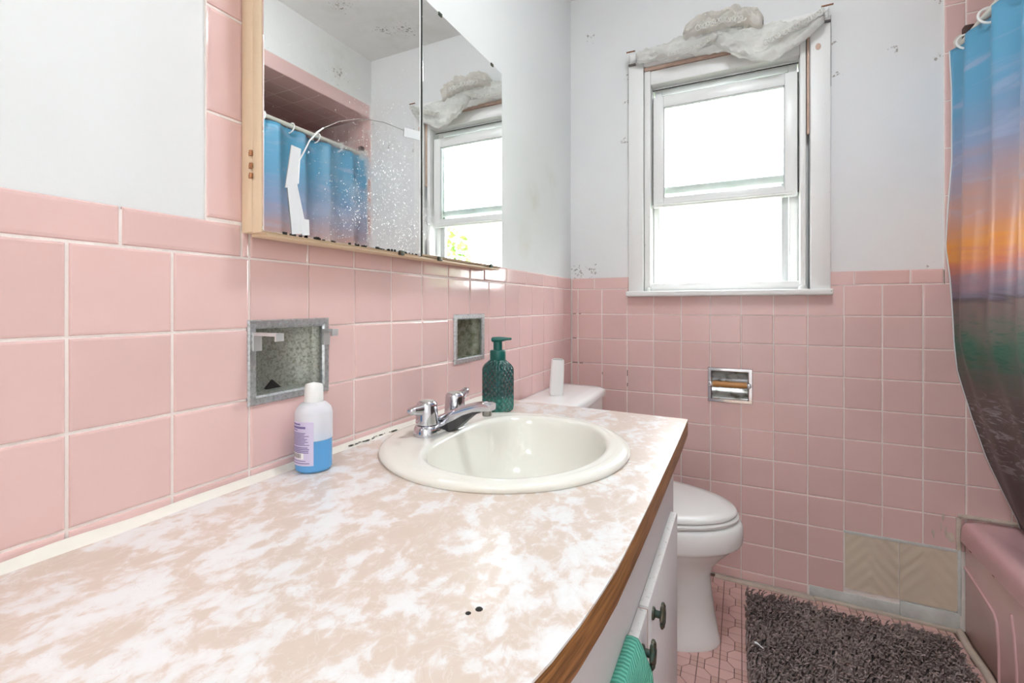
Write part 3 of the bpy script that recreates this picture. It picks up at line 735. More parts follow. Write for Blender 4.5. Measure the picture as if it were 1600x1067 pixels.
for i, y in enumerate(HK):
    rg = []
    for k in range(19):
        a = math.radians(-20 + k * 300 / 18)
        rg.append((RODX - .004 + .025 * math.cos(a), y + .006 * math.sin(a), RODZ - .012 + .025 * math.sin(a)))
    g = MB(); g.tube(rg, .0034, 8); g = g.build('curtain_ring', 'ring', None, 60)
    nm = ['first', 'second', 'third', 'fourth', 'fifth', 'sixth', 'seventh', 'eighth', 'ninth', 'tenth'][i]
    tag(g, 'white plastic curtain ring on the shower rod, %s from the window wall' % nm, 'curtain ring', 'rings on the shower rod')

# ------------------------------------------------------------------ vanity: cabinet, doors, counter
van = thing('vanity_cabinet', (.28, -1.45, 0), 'white painted vanity cabinet under the marbled counter', 'cabinet')
slab('X', .53, .546, -2.08, -.85, .08, .7505).build('face_frame', 'cabinet', van, fix=False)
rbox('body', (.004, -.866, .0), (.53, -.85, .7505), 'cabinet', van, 0)
rbox('body', (.004, -2.08, .0), (.53, -2.064, .7505), 'cabinet', van, 0)
rbox('toe_kick', (.46, -2.064, .0), (.475, -.866, .08), 'cabinet', van, 0)
rbox('bottom_panel', (.004, -2.064, .08), (.53, -.866, .096), 'cabinet', van, 0)
def vdoor(y0, y1, ky):
    d = rbox('door', (.5465, y0, .11), (.5612, y1, .595), 'cabinet', van, .0012)
    rbox('door_edge', (.5465, y0 + .001, .595), (.5610, y1 - .001, .5975), 'door_edge', d, .0008)['label'] = 'scuffed white top edge'
    mb = MB(); n = 20
    mb.lathe([(.001, 0), (.010, 0), (.0095, .003), (.0055, .005), (.0055, .013), (.009, .015)], n=14)
    for q in range(len(mb.v)): x, y, z = mb.v[q]; mb.v[q] = (.5612 + z, ky + y, .565 + x)
    rings = []
    for xx, s in ((.574, .86), (.5755, 1.0), (.5785, 1.0), (.581, .8), (.582, .3)):
        rings.append([(xx, ky + s * .0125 * (1 + .18 * math.cos(6 * a)) * math.cos(a), .565 + s * .0185 * (1 + .12 * math.cos(6 * a)) * math.sin(a)) for a in [2 * PI * q / 36 for q in range(36)]])
    mb.loft(rings); mb.build('knob', 'knob', d, 50)
vdoor(-1.276, -.905, -1.236); vdoor(-1.652, -1.282, -1.330)
rbox('door_gap', (.5470, -1.2775, .11), (.5609, -1.2757, .594), 'bare_wood', van, 0)['label'] = 'bare brown door edge'
top = thing('countertop', (.28, -1.45, .752), 'beige and white marbled laminate countertop with brown wood front edge', 'countertop')
OUT = [(.576, -.821), (.5775, -1.0), (.5775, -1.2), (.577, -1.35), (.576, -1.45), (.5745, -1.53), (.571, -1.58), (.566, -1.634), (.559, -1.682), (.552, -1.715), (.538, -1.775), (.512, -1.85), (.475, -1.93), (.425, -2.0), (.36, -2.055), (.28, -2.085), (.18, -2.095)]
poly = [(.006, -.792), (.30, -.807)] + OUT + [(.006, -2.095)]
SKC = (.275, -1.205)
def plate(poly, hole, z0, z1):
    bm = bmesh.new()
    loops = [poly, hole] if hole else [poly]; edges = []
    for lp in loops:
        vs = [bm.verts.new((x, y, z1)) for x, y in lp]; edges += [bm.edges.new((vs[i], vs[(i + 1) % len(vs)])) for i in range(len(vs))]
    r = bmesh.ops.triangle_fill(bm, use_beauty=True, use_dissolve=False, edges=edges)
    ex = bmesh.ops.extrude_face_region(bm, geom=bm.faces[:])
    for v in [g for g in ex['geom'] if isinstance(g, bmesh.types.BMVert)]: v.co.z = z0
    bmesh.ops.recalc_face_normals(bm, faces=bm.faces)
    me = bpy.data.meshes.new('plate'); bm.to_mesh(me); bm.free(); return me
hole = [(SKC[0] + .205 * math.cos(2 * PI * k / 48), SKC[1] + .205 * math.sin(2 * PI * k / 48)) for k in range(48)]
core_poly = [(.006, -.795), (.30, -.810)] + [(x - .006, y - (.004 if k == 0 else 0)) for k, (x, y) in enumerate(OUT)] + [(.006, -2.09)]
link('laminate_top', plate(poly, hole, .7895, .792), 'laminate', top)
link('board', plate(core_poly, hole, .757, .7893), 'wood_edge', top)
rings = []
for k, (x, y) in enumerate(OUT):
    rings.append([(x - .010, y, .751), (x - .0012, y, .751), (x - .0002, y, .754), (x - .0002, y, .788), (x - .0012, y, .7894), (x - .010, y, .7894)])
mb = MB(); mb.loft(rings); mb.build('edge_band', 'wood_edge', top, 50)['label'] = 'worn brown wood front edge'
mb = MB()
mb.lathe([(.0005, 0), (.0036, 0), (.003, .0006), (.0005, .0008)], (.478, -1.655, .792), 9); mb.lathe([(.0003, 0), (.0028, 0), (.0003, .0005)], (.472, -1.664, .792), 7)
mb.build('burn_mark', 'black', top, 60)
ck = MB(); pts = []; rows = []
for i in range(90):
    y = -.80 - i * .0146; w = .010 + .004 * noise.noise(Vector((y * 9, 0, 0))); h = .008 + .003 * noise.noise(Vector((y * 11, 5, 0)))
    rows.append([(.0025, y, .7922 + h), (.004, y, .7925 + h * .9), (w * .7 + .002, y, .7925 + h * .35), (w + .006, y, .7928), (w + .007, y, .7915), (.0025, y, .7915)])
ck.loft(rows); ck = ck.build('trim_1', 'caulk', None, 60); tag(ck, 'cream caulk bead between tiles and counter', kind='structure')
mb = MB()
for i in range(13):
    y = -1.345 + i * .0105 + random.uniform(-.004, .004); a = random.uniform(.0012, .0038)
    mb.lathe([(.0002, 0), (a, 0), (.0002, .0008)], (random.uniform(.010, .016), y, .7955), 7)
    for q in range(21): x, yy, z = mb.v[-21 + q]; mb.v[-21 + q] = (x, y + (yy - y) * 1.8, z)
mb.build('mould_spot', 'black', ck, fix=True)

# towel over the near door
tw = thing('hand_towel', (.556, -1.45, .60), 'mint green ribbed towel hung over the vanity door', 'towel')
prof = [(.5425, .50), (.5428, .56), (.5435, .594), (.548, .6008), (.554, .6015), (.560, .6008), (.5645, .592), (.567, .57), (.570, .545), (.572, .50), (.572, .42), (.573, .30), (.573, .22)]
rows = []
for j, (x, z) in enumerate(prof):
    r = []; d = max(0, j - 5) / 7
    for i in range(25):
        u = i / 24; y1 = -1.360 + (0, 0, 0, 0, 0, 0, .002, .012, .026, .030, .030, .030, .030)[j]; y = y1 + (-1.60 - y1) * u
        r.append((x + (.006 * math.sin(u * 17 + d * 2) * min(1, d * 2) + .004 * d * math.sin(u * 40)) * (1 if j > 5 else 0), y, z))
    rows.append(r)
mb = MB(); mb.quadgrid(rows); o = mb.build('cloth', 'towel', tw, 180); md = o.modifiers.new('thickness', 'SOLIDIFY'); md.thickness = .003; md.offset = 1

# ------------------------------------------------------------------ sink and faucet
sk = thing('sink', (SKC[0], SKC[1], .792), 'round bone-coloured drop-in sink set in the marbled counter', 'sink')
N = 96
def inner(a, s):
    ca, sa = math.cos(a), math.sin(a)
    e = 2.0 if ca > 0 else 2.9
    k = (abs(ca) ** e + abs(sa) ** e) ** (-1 / e) if ca < 0 else 1
    return (.318 + .150 * s * ca * k, -1.208 + .190 * s * sa * (k if ca < 0 else 1))
def outer(a, R): return (SKC[0] + R * math.cos(a), SKC[1] + R * math.sin(a))
ring = lambda f, z: [(*f(2 * PI * k / N), z) for k in range(N)]
rings = [ring(lambda a: outer(a, .236), .7922), ring(lambda a: outer(a, .2385), .7965), ring(lambda a: outer(a, .2375), .801), ring(lambda a: outer(a, .233), .8045), ring(lambda a: outer(a, .226), .8060)]
for t, z in ((.25, .8066), (.5, .8066), (.75, .8062), (1., .8062)):
    rings.append(ring(lambda a: tuple(p * (1 - t) + q * t for p, q in zip(outer(a, .222), inner(a, 1.115))), z))
for s, z in ((1.085, .8072), (1.05, .8068), (1.02, .804), (1.0, .798), (.975, .785), (.94, .762), (.885, .735), (.80, .708), (.68, .688), (.5, .676), (.3, .671), (.15, .669)):
    rings.append(ring(lambda a: inner(a, s), z))
mb = MB(); mb.loft(rings, False, False); mb.build('bowl', 'sink', sk, 75)
mb = MB(); mb.lathe([(.034, .0), (.033, .004), (.024, .003), (.02, -.002), (.016, .006), (.004, .008), (.001, .008)], (.318, -1.208, .668), 24); mb.build('drain', 'chrome', sk, 40)
fc = thing('faucet', (.127, -1.2, .806), 'chrome two-handle faucet on the back rim of the sink', 'faucet')
FXC, FYC = .122, -1.2
def stad(hl_, r, z):
    out = []
    for s, a0 in ((1, 0), (-1, PI)):
        for k in range(13):
            a = a0 + PI * k / 12; out.append((FXC + r * math.cos(a), FYC + s * hl_ + r * math.sin(a), z))
    return out
mb = MB(); mb.loft([stad(.052, .0265, .8062), stad(.052, .027, .811), stad(.052, .0255, .820), stad(.052, .0225, .826), stad(.052, .018, .828)]); mb.build('base', 'chrome', fc, 40)
for s in (-1, 1):
    hy_ = FYC + s * .051
    mb = MB(); mb.lathe([(.021, 0), (.0225, .001), (.0228, .004), (.021, .036), (.020, .042), (.0165, .0455), (.001, .046)], (FXC, hy_, .8285), 28); h = mb.build('handle', 'chrome', fc, 40)
    rings = []
    for d, hw, z0, z1 in ((.012, .012, .848, .871), (.024, .010, .850, .8705), (.034, .0085, .854, .870), (.041, .0075, .857, .8695), (.044, .005, .860, .868)):
        zc, zh = (z0 + z1) / 2, (z1 - z0) / 2; yy = hy_ + s * d; lift = .010 * (d - .012) / .03 if s > 0 else -.003 * (d - .012) / .03
        rings.append([(FXC + hw * (abs(math.cos(a)) ** .6) * (1 if math.cos(a) > 0 else -1) - (.010 if s < 0 else -.004) * (d - .012) / .03, yy, zc + lift + zh * (abs(math.sin(a)) ** .6) * (1 if math.sin(a) > 0 else -1)) for a in [2 * PI * q / 16 for q in range(16)]])
    mb = MB(); mb.loft(rings); mb.build('lever', 'chrome', h, 50)
    mb = MB(); mb.lathe([(.0145, .0), (.0145, .0012), (.012, .002), (.001, .0022)], (FXC, hy_, .8738), 20); mb.build('cap', 'cap_grey', h, 40)
rings = []
for x, zb, zt, hw in ((.108, .812, .832, .025), (.125, .815, .838, .025), (.142, .819, .846, .022), (.160, .828, .854, .018), (.182, .841, .863, .0155), (.205, .850, .8695, .0145), (.226, .854, .8735, .014), (.240, .8545, .8735, .0135), (.246, .857, .871, .012)):
    rings.append([(x, FYC + hw * (abs(math.cos(a)) ** .5) * (1 if math.cos(a) > 0 else -1), (zb + zt) / 2 + (zt - zb) / 2 * (abs(math.sin(a)) ** .5) * (1 if math.sin(a) > 0 else -1)) for a in [2 * PI * q / 20 for q in range(20)]])
mb = MB(); mb.loft(rings); mb.build('spout', 'chrome', fc, 50)
mb = MB(); mb.lathe([(.001, 0), (.009, 0), (.0095, .002), (.0095, .012), (.001, .012)], (.232, FYC, .845), 18); mb.build('aerator', 'chrome_dark', fc, 40)
mb = MB(); mb.loft([[(x, FYC - w_, zb), (x, FYC + w_, zb), (x, FYC + w_, zt), (x, FYC - w_, zt)] for x, zb, zt, w_ in ((.136, .8064, .824, .017), (.152, .8066, .830, .015), (.166, .813, .836, .0125), (.184, .829, .846, .011), (.204, .845, .853, .010), (.222, .852, .856, .009))]); mb.build('spout_hollow_shade', 'hollow', fc, 40)['label'] = 'dark filler painting the shade in the hollow under the spout'  # dark solid that paints in the shade of the hollow spout

# ------------------------------------------------------------------ bottles
so = thing('soap_dispenser', (.122, -.945, .792), 'dark teal glass pump soap bottle with lattice pattern behind the sink', 'soap bottle')
def oct8(h, ch, z, rot):
    pts = [(h, -h + ch), (h, h - ch), (h - ch, h), (-h + ch, h), (-h, h - ch), (-h, -h + ch), (-h + ch, -h), (h - ch, -h)]
    c, s = math.cos(rot), math.sin(rot); return [(x * c - y * s, x * s + y * c, z) for x, y in pts]
RT = math.radians(45 + 26 + 8)
mb = MB(); mb.loft([oct8(h, c, z, RT) for h, c, z in ((.029, .013, .0), (.034, .013, .006), (.0352, .013, .014), (.0352, .013, .109), (.0342, .013, .1145), (.030, .0125, .1225), (.024, .0125, .1295), (.0195, .0115, .134))])
ob = mb.build('bottle', 'teal', so, 30, loc=(0, 0, 0))
mb = MB(); mb.lathe([(.0195, .132), (.0205, .134), (.0205, .156), (.019, .159), (.0115, .160), (.0115, .181), (.001, .1815)], n=28); mb.build('collar', 'teal_pump', so, 35, loc=(0, 0, 0))
rings = []
dv = Vector((.94, .34, 0)).normalized(); sv = Vector((-dv.y, dv.x, 0))
for d, hw, z0, z1 in ((-.0165, .008, .182, .191), (-.014, .013, .1795, .193), (0, .0145, .1795, .194), (.012, .012, .181, .1935), (.022, .0065, .184, .1925), (.036, .005, .1855, .1915), (.0365, .003, .187, .190)):
    rings.append([tuple(dv * d + sv * (hw * math.cos(a)) + Vector((0, 0, (z0 + z1) / 2 + (z1 - z0) / 2 * math.sin(a)))) for a in [2 * PI * q / 14 for q in range(14)]])
mb = MB(); mb.loft(rings); mb.build('pump_head', 'teal_pump', so, 50, loc=(0, 0, 0))

bb = thing('hand_soap_bottle', (.045, -1.462, .792), 'half-empty clear plastic bottle of blue soap with white cap and lilac label', 'bottle')
R0 = .0295
mb = MB(); mb.lathe([(.001, .0005), (R0 - .003, .0005), (R0, .004), (R0, .096), (R0 - .0025, .104), (R0 - .009, .111), (.0135, .114), (.013, .118), (.001, .118)], n=40); mb.build('bottle', 'frost', bb, 40, loc=(0, 0, 0))
mb = MB(); mb.lathe([(.001, .0012), (R0 - .0036, .0012), (R0 - .0008, .0045), (R0 - .0008, .053), (.001, .053)], n=40); mb.build('liquid', 'liquid', bb, 40, loc=(0, 0, 0))
mb = MB(); mb.lathe([(.0145, .112), (.0152, .113), (.0148, .138), (.0135, .142), (.001, .146)], n=28)
mb.v = [(x, y, z + (.006 * (x * .6 - y * .6) / .0145 if z > .136 else 0)) for x, y, z in mb.v]; mb.build('cap', 'white_plastic', bb, 40, loc=(0, 0, 0))
def arc(a0, a1, z0, z1, r, n=10):
    mb = MB(); mb.quadgrid([[(r * math.cos(math.radians(a0 + (a1 - a0) * k / n)), r * math.sin(math.radians(a0 + (a1 - a0) * k / n)), z) for k in range(n + 1)] for z in (z0, z1)]); return mb
LA0, LA1 = -150, -42
lb = arc(LA0, LA1, .014, .085, R0 + .0004, 16).build('label', 'label', bb, 60, loc=(0, 0, 0), fix=False)
def arcs(name, items, r, mat, par):
    mb = MB()
    for a0, a1, z0, z1 in items:
        m2 = arc(a0, a1, z0, z1, r, 6); n0 = len(mb.v); mb.v += m2.v; mb.f += [tuple(n0 + t for t in f) for f in m2.f]
    mb.build(name, mat, par, None, loc=(0, 0, 0), fix=False)
ink = [(-126, -84, .0800, .0826), (-126, -66, .0742, .0778), (-126, -96, .0710, .0724)]
z = .0665
for i in range(9): ink.append((-128, -54 - random.uniform(0, 16), z, z + .0012)); z -= .0024
z -= .002
for i in range(4): ink.append((-128, -52 - random.uniform(0, 12), z, z + .0015)); z -= .0027
ink += [(-128, -66, .0215, .0226), (-128, -54, .0175, .0188)]
arcs('print', ink, R0 + .0006, 'ink', lb)
arcs('barcode_patch', [(-130, -72, .0248, .0348)], R0 + .0006, 'barcode', lb)
arcs('barcode', [(-122 + k * 4.4, -122 + k * 4.4 + random.choice((1.2, 2.2, 1.6)), .0265, .0338) for k in range(10)], R0 + .0008, 'ink_dark', lb)

fr = thing('air_freshener', (.098, -.455, .748), 'small white dispenser standing on the toilet tank lid', 'dispenser')
mb = MB(); mb.loft([rr(0, 0, .024 * s, .017 * s, .006, z, 4) for s, z in ((.94, .0), (1, .004), (1.0, .07), (.94, .118), (.90, .126))]); mb.build('case', 'white_plastic', fr, 40, loc=(0, 0, 0))
mb = MB(); mb.loft([rr(0, 0, .019 * s, .012, .004, z, 3) for s, z in ((1, .1255), (.9, .1295))]); mb.build('nozzle', 'grey_plastic', fr, 40, loc=(0, 0, 0))
fr.rotation_euler = (0, math.radians(3), math.radians(24))

# ------------------------------------------------------------------ toilet
to = thing('toilet', (.38, -.42, 0), 'white toilet with closed lid between vanity and window wall', 'toilet')
TY = -.405
def egg(xc, af, ab, b, z, n=48, e=2.0):
    out = []
    for k in range(n):
        a = 2 * PI * k / n; ca, sa = math.cos(a), math.sin(a)
        out.append((xc + (af if ca > 0 else ab) * ca, TY + b * (abs(sa) ** (1 if ca > 0 else .75)) * (1 if sa > 0 else -1), z))
    return out
mb = MB()
mb.loft([egg(.37, .262, .25, .120, .0), egg(.37, .264, .25, .121, .006), egg(.37, .258, .25, .115, .03), egg(.37, .246, .25, .106, .10), egg(.37, .236, .25, .100, .18), egg(.37, .234, .25, .100, .215), egg(.37, .246, .25, .112, .245), egg(.37, .276, .24, .145, .283), egg(.37, .300, .23, .166, .308), egg(.37, .314, .22, .178, .322), egg(.37, .324, .22, .186, .328), egg(.37, .328, .21, .189, .336), egg(.37, .329, .21, .189, .365), egg(.37, .327, .21, .187, .385), egg(.37, .319, .21, .181, .396), egg(.37, .30, .20, .165, .399)])
mb.build('bowl', 'china', to, 60)
mb = MB(); mb.loft([egg(.37, .306, .175, .178, .4005), egg(.37, .316, .18, .186, .4035), egg(.37, .317, .18, .187, .410), egg(.37, .312, .18, .183, .4145), egg(.37, .28, .17, .16, .415)]); mb.build('seat', 'seat', to, 50)
mb = MB(); mb.loft([egg(.37, .304, .175, .177, .4165), egg(.37, .311, .18, .183, .4185), egg(.37, .3115, .18, .1835, .424), egg(.37, .306, .178, .178, .4295), egg(.37, .27, .165, .15, .4335), egg(.37, .15, .10, .08, .436), egg(.37, .02, .02, .01, .4365)]); mb.build('lid', 'seat', to, 60)
for s in (-1, 1):
    mb = MB(); mb.tube([(.192, TY + s * .07 - .02, .416), (.192, TY + s * .07 + .02, .416)], .011, 10); mb.build('hinge', 'white_plastic', to, 50)
def bowed(x0, x1, y0, y1, bow, z, r, n=10):
    out = []
    ring_ = rr((x0 + x1) / 2, (y0 + y1) / 2, (x1 - x0) / 2, (y1 - y0) / 2, r, z, n)
    yc, hy2 = (y0 + y1) / 2, (y1 - y0) / 2
    for x, y, zz in ring_:
        w = (x - x0) / (x1 - x0); out.append((x + w * bow * (1 - ((y - yc) / hy2) ** 2), y, zz))
    return out
ya, yb = TY - .232, TY + .222
mb = MB(); mb.loft([bowed(.020, .175, ya + .03, yb - .03, .015, .385, .03), bowed(.014, .190, ya + .015, yb - .015, .02, .45, .03), bowed(.012, .197, ya + .008, yb - .008, .022, .708, .03), bowed(.012, .195, ya + .01, yb - .01, .022, .710, .03)]); mb.build('tank', 'china', to, 60)
mb = MB(); mb.loft([bowed(.010, .198, ya + .004, yb - .004, .03, .7125, .035), bowed(.008, .206, ya - .002, yb + .002, .032, .717, .04), bowed(.008, .207, ya - .002, yb + .002, .032, .733, .04), bowed(.009, .202, ya + .003, yb - .003, .032, .7415, .04), bowed(.014, .190, ya + .015, yb - .015, .03, .7465, .04), bowed(.03, .16, ya + .05, yb - .05, .02, .748, .04)]); mb.build('tank_lid', 'china', to, 60)
mb = MB(); mb.lathe([(.001, 0), (.011, 0), (.011, .008), (.001, .009)], n=14); mb.v = [(.212 + z, ya + .07 + x, .665 + y) for x, y, z in mb.v]; mb.box((.219, ya + .06, .659), (.225, ya + .13, .671)); mb.build('flush_lever', 'chrome', to, 40)

# ------------------------------------------------------------------ wall fittings
def recess(name, h, axis, depth, mat, parent, vertical=True, pw=.5):
    """curved pocket: half-ellipse section across the opening"""
    u0, v0, u1, v1 = inset(h, .0125); n = 18; sec = []
    for k in range(n + 1):
        t = k / n; d = depth * (math.sin(PI * t) ** pw)
        sec.append((t, d))
    rows = []
    for s in (0, 1):
        r = []
        for t, d in sec:
            u, v = (u0 + (u1 - u0) * t, v0 + (v1 - v0) * s) if vertical else (u0 + (u1 - u0) * s, v0 + (v1 - v0) * t)
            r.append((.001 - d, u, v) if axis == 'X' else (u, -.001 + d, v))
        rows.append(r)
    mb = MB(); mb.quadgrid(rows); n1 = n + 1
    mb.f.append(tuple(range(n1))); mb.f.append(tuple(n1 + i for i in reversed(range(n1))))
    o = mb.build(name, mat, parent, 60, fix=False)
    md = o.modifiers.new('thickness', 'SOLIDIFY'); md.thickness = .0008; md.offset = 0
    return o
def flange(h, axis, w, mat, parent, t=.005):
    u0, v0, u1, v1 = h; mb = MB()
    def rect(i): return [(u0 + i, v0 + i), (u1 - i, v0 + i), (u1 - i, v1 - i), (u0 + i, v1 - i)]
    rings = []
    for i, d in ((0, -.002), (0, t * .5), (.002, t), (w - .003, t), (w, t * .4), (w, -.004)):
        rings.append([(.001 + d, u, v) if axis == 'X' else (u, -.001 - d, v) for u, v in rect(i)])
    mb.loft(rings, False, False); return mb.build('frame', mat, parent, 35)
hd = thing('toothbrush_holder', (0, -1.472, .976), 'tarnished recessed metal toothbrush holder above the blue bottle', 'toothbrush holder')
flange(HOLD, 'X', .0145, 'tarnish', hd); recess('pocket', HOLD, 'X', .05, 'grime', hd)
for y, L in ((-1.538, .060), (-1.402, .030)):
    mb = MB(); mb.box((.004, y - .007, .995), (.009, y + .007, 1.024)); mb.box((.009, y - .007, 1.0195), (L, y + .007, 1.024)); mb.box((L - .003, y - .007, 1.012), (L, y + .007, 1.0195)); mb.build('prong', 'prong', hd, fix=False)
mb = MB(); mb.v = [(-.047, -1.487, .924), (-.047, -1.457, .924), (-.0485, -1.472, .937), (-.043, -1.487, .9225), (-.043, -1.457, .9225), (-.045, -1.472, .937)]; mb.f = [(0, 1, 2), (5, 4, 3), (0, 3, 4, 1), (1, 4, 5, 2), (2, 5, 3, 0)]
mb.build('drain_notch', 'black', hd)
nc = thing('soap_niche', (0, -.889, .976), 'small recessed metal soap niche in the tiles behind the teal bottle', 'soap dish')
flange(NICHE, 'X', .0145, 'tarnish', nc); recess('pocket', NICHE, 'X', .045, 'niche', nc)
tp = thing('toilet_paper_holder', (.652, 0, .754), 'recessed chrome toilet paper holder with empty wooden roller', 'paper holder')
flange(TPH, 'Y', .0150, 'chrome', tp); recess('pocket', TPH, 'Y', .05, 'tp_recess', tp, False, .6)
zc = .757
rings = [(x, r) for x, r in ((.590, .004), (.591, .0115), (.600, .0125), (.612, .0125), (.618, .0105), (.622, .0115), (.640, .012), (.70, .0115), (.712, .0108), (.713, .004))]
mb = MB(); mb.loft([[(x, -.004 + r * math.cos(2 * PI * q / 18), zc + r * math.sin(2 * PI * q / 18)) for q in range(18)] for x, r in rings]); mb.build('roller', 'roller', tp, 50)
for x in (.583, .719):
    rbox('post', (x - .006, -.016, zc - .010), (x + .006, -.004, zc + .010), 'chrome', tp, .003)
    mb = MB(); mb.tube([(x - .007, -.006, zc), (x + .009, -.006, zc)], .0065, 10); mb.build('pin', 'white_plastic', tp, 50)

# ------------------------------------------------------------------ mirrored medicine cabinet
mc = thing('medicine_cabinet', (.02, -1.175, 1.176), 'cream medicine cabinet with two mirror doors above the counter', 'cabinet')
MY0, MY1, MYS, MZ0, MZ1 = -1.561, -.789, -1.178, 1.176, 1.756
rbox('body', (.002, MY0 + .001, MZ0 + .002), (.0275, MY1 - .004, MZ1 - .004), 'cream_paint', mc, .001)
d1 = rbox('door', (.0285, MY0, MZ0), (.0498, MYS - .0045, MZ1), 'cream_paint', mc, .0012)
rbox('mirror', (.050, MY0 + .001, MZ0 + .002), (.0532, MYS - .007, MZ1), 'mirror', d1, .0004, 1)['label'] = 'spattered mirror glass, cracked and taped'
d2 = rbox('door', (.0285, MYS + .0045, MZ0 + .003), (.0498, MY1, MZ1 - .003), 'cream_paint', mc, .0012)
rbox('mirror', (.050, MYS + .0045, MZ0 + .006), (.0532, MY1 + .0005, MZ1), 'mirror2', d2, .0004, 1)
rbox('edge_and_gap_strip', (.030, MYS - .0068, MZ0), (.0536, MYS - .0035, MZ1), 'white_trim', mc, .0005)
rbox('edge_and_gap_strip', (.030, MYS - .003, MZ0), (.0525, MYS + .004, MZ1), 'black', mc, .0005)  # black filler puts the shade of the door gap into colour
rbox('lower_rail', (.012, MY0 + .01, MZ0 - .004), (.047, MY1 - .003, MZ0 + .001), 'cream_paint', mc, .001)
for z in (1.262, 1.277, 1.296):
    mb = MB(); mb.tube([(.0285, MY0 - .002, z - .004), (.0285, MY0 - .002, z + .004)], .0028, 8); mb.build('hinge', 'hinge', mc, 50)
    rbox('hinge_leaf', (.0215, MY0 - .0012, z - .003), (.0285, MY0 + .0005, z + .003), 'hinge', mc, 0)
for y, z, s in ((-1.245, MZ0, 1), (-1.106, MZ0, 1), (-.854, MZ0 + .003, 1), (-1.106, MZ1, -1), (-.85, MZ1, -1)):
    rbox('clip', (.049, y - .007, z - (.004 if s > 0 else .006)), (.0552, y + .007, z + (.006 if s > 0 else .002)), 'knob', mc, .001)
def flat(name, pts, mat, x=.0537, par=mc):
    mb = MB(); n = len(pts); mb.loft([[(x, y, z) for y, z in pts], [(x + .0006, y, z) for y, z in pts]]); return mb.build(name, mat, par)
flat('tape', [(-1.513, 1.320), (-1.495, 1.319), (-1.502, 1.256), (-1.524, 1.250)], 'tape', .0535)['label'] = 'white tape over the crack'
flat('tape', [(-1.521, 1.258), (-1.502, 1.258), (-1.483, 1.184), (-1.512, 1.179)], 'tape', .0538)
flat('tape', [(-1.497, 1.207), (-1.480, 1.207), (-1.479, 1.182), (-1.493, 1.180)], 'tape', .0541)
flat('tape', [(-1.238, 1.442), (-1.186, 1.451), (-1.186, 1.431), (-1.239, 1.423)], 'tape', .0535)
mb = MB(); mb.tube([(.0534, -1.500, 1.262), (.0540, -1.498, 1.30), (.0536, -1.488, 1.318), (.0536, -1.478, 1.338), (.0536, -1.462, 1.357), (.0536, -1.450, 1.368)], .0012, 6); mb.build('crack', 'white_plastic', mc, 60)
mb = MB(); mb.tube([(.0533, -1.450, 1.368), (.0533, -1.415, 1.392), (.0533, -1.369, 1.413), (.0533, -1.33, 1.424), (.0533, -1.3, 1.431), (.0533, -1.237, 1.436)], .0005, 5); mb.build('crack', 'chrome_dark', mc, 60)
mb = MB()
for i in range(40):
    y = random.uniform(MY0 + .01, MYS - .02); w = random.uniform(.002, .009); mb.box((.0531, y, MZ0 + .001), (.0535, y + w, MZ0 + .002 + random.uniform(.0008, .004)))
tag(mb.build('worn_silvering', 'black', mc, fix=False), kind='stuff')

# ------------------------------------------------------------------ rug and litter
rug = thing('bath_mat', (.99, -.53, 0), 'grey-brown shaggy chenille bath mat on the mosaic floor', 'bath mat')
rbox('backing', (RUG[0] + .012, RUG[1], .0005), (RUG[2] - .012, RUG[3] - .012, .008), 'rug_base', rug, .002)
mb = MB(); rs = random.Random(3); NS = 8600
for i in range(NS):
    x = rs.uniform(RUG[0] + .006, RUG[2] - .006); y = rs.uniform(RUG[1], RUG[3] - .006)
    fx = noise.noise(Vector((x * 6, y * 6, 0))) * 2.2 + rs.uniform(-1.3, 1.3); L = rs.uniform(.016, .027); r = rs.uniform(.0022, .0031)
    lean = rs.uniform(.35, 1.15)
    d = Vector((math.cos(fx), math.sin(fx), 0))
    p0 = Vector((x, y, .006)); p1 = p0 + d * (L * .35 * math.sin(lean)) + Vector((0, 0, L * .62)); p2 = p0 + d * (L * .95 * math.sin(lean)) + Vector((0, 0, L * (.45 + .55 * math.cos(lean)) + .001))
    for p in (p1, p2):
        p.x = min(max(p.x, RUG[0] - .004), RUG[2] + .004); p.y = min(p.y, RUG[3] + .004)
    u = d.cross(Vector((0, 0, 1))); n0 = len(mb.v); pm = p1.lerp(p2, .55) + Vector((0, 0, .0015))
    for p, q, tl in ((p0, r, 0), (p1, r * 1.05, .4), (pm, r * 1.05, 1), (p2, r * .85, 1), (p2 + (p2 - pm).normalized() * r * .8, r * .35, 1)):
        w = d.lerp(Vector((0, 0, 1)), tl).normalized()
        mb.v += [tuple(p + u * q), tuple(p + w * q), tuple(p - u * q), tuple(p - w * q)]
    for k in range(4):
        for j in range(4): a, b = n0 + k * 4 + j, n0 + k * 4 + (j + 1) % 4; mb.f.append((a, b, b + 4, a + 4))
    mb.f.append((n0 + 16, n0 + 17, n0 + 18, n0 + 19))
o = mb.build('pile', 'rug', rug, 180, fix=False); tag(o, kind='stuff')
sw = MB(); sw.tube([(.730, -.399, .028), (.737, -.404, .030), (.740, -.406, .0295), (.752, -.415, .027)], [.0028, .0032, .0016, .0016], 8); sw = sw.build('paper_scrap', 'swab', None, 60); tag(sw, 'small white scrap lying on the grey bath mat', 'scrap')

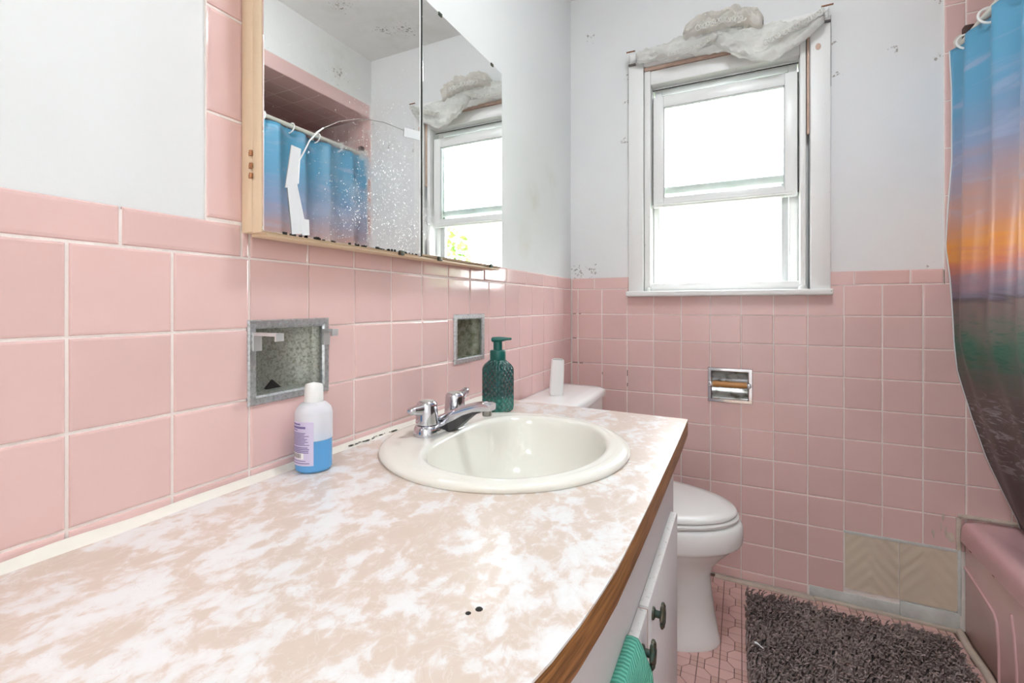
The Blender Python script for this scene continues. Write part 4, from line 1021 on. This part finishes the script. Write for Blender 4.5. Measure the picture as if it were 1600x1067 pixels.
# ------------------------------------------------------------------ ceiling lamp of the room, added fill lamp of the hall
def dome(x, y, lab, mat):
    lp = thing('ceiling_lamp', (x, y, CEIL), lab, 'lamp')
    mb = MB(); mb.lathe([(.15, 0), (.15, -.018), (.14, -.022), (.13, -.022)], (x, y, CEIL), 40); mb.build('base', 'chrome', lp, 40)
    mb = MB(); mb.lathe([(.135, -.02), (.14, -.03), (.132, -.055), (.10, -.08), (.05, -.093), (.001, -.096)], (x, y, CEIL), 40); mb.build('shade', mat, lp, 60)
dome(.78, -1.22, 'round flush glass ceiling lamp of the bathroom', 'lamp')
dome(.75, -3.2, 'round flush glass lamp added in the unseen hall as fill light', 'hall_fill')  # added lamp, out of view, fills light in through the doorway

# ------------------------------------------------------------------ outdoors
gd = MB(); gd.box((-12, .4, -.6), (14, 16, -.5)); tag(gd.build('ground', 'soil', fix=False), 'lawn outside the window', kind='structure')
nh = thing('neighbour_house', (-.8, 5.2, -.5), 'pale sided house beyond the window', 'house')
rbox('wall', (-6, 4.6, -.5), (2.6, 8, 2.6), 'siding', nh, 0)
for k in range(14):
    rbox('siding_board', (-6, 4.575, -.45 + k * .215), (2.6, 4.6, -.45 + k * .215 + .205), 'siding', nh, .004, 1)
rbox('trim_board', (-6, 4.56, 1.27), (2.62, 4.60, 1.36), 'siding2', nh, .005, 1)
mb = MB(); mb.v = [(-6.3, 4.2, 2.55), (2.9, 4.2, 2.55), (2.9, 6.3, 3.6), (-6.3, 6.3, 3.6), (-6.3, 8.4, 2.55), (2.9, 8.4, 2.55), (-6.3, 4.2, 2.45), (2.9, 4.2, 2.45)]; mb.f = [(0, 1, 2, 3), (3, 2, 5, 4), (6, 7, 1, 0), (6, 4, 5, 7), (1, 7, 5, 2), (0, 3, 4, 6)]; mb.build('roof', 'roof', nh)
def tree(x, y, h, R, lab, seed):
    t = thing('tree', (x, y, -.5), lab, 'tree', 'trees outside the window'); rs = random.Random(seed)
    mb = MB(); mb.tube([(x, y, -.5), (x + .05, y, h * .4), (x - .03, y + .05, h * .8)], [.12, .09, .04], 8); mb.build('trunk', 'bark', t, 60)
    mb = MB()
    for i in range(2600):
        while True:
            p = Vector((rs.uniform(-1, 1), rs.uniform(-1, 1), rs.uniform(-1, 1)))
            if .35 < p.length < 1: break
        p *= 1 + .25 * noise.noise(p * 2.2 + Vector((seed, 0, 0))); c = Vector((x, y, h * .55)) + Vector((p.x * R, p.y * R, p.z * h * .55))
        a = Vector((rs.uniform(-1, 1), rs.uniform(-1, 1), rs.uniform(-1, 1))).normalized() * .075; b = a.cross(Vector((rs.uniform(-1, 1), rs.uniform(-1, 1), rs.uniform(-1, 1)))).normalized() * .04
        n0 = len(mb.v); mb.v += [tuple(c - a), tuple(c + b), tuple(c + a), tuple(c - b)]; mb.f.append((n0, n0 + 1, n0 + 2, n0 + 3))
    tag(mb.build('foliage', 'leaf', t, fix=False), kind='stuff')
tree(3.9, 3.6, 2.3, 1.0, 'leafy green tree seen by reflection, nearest the house corner', 5)
tree(6.9, 3.6, 2.6, 1.3, 'leafy green tree standing farther right outside the window', 9)
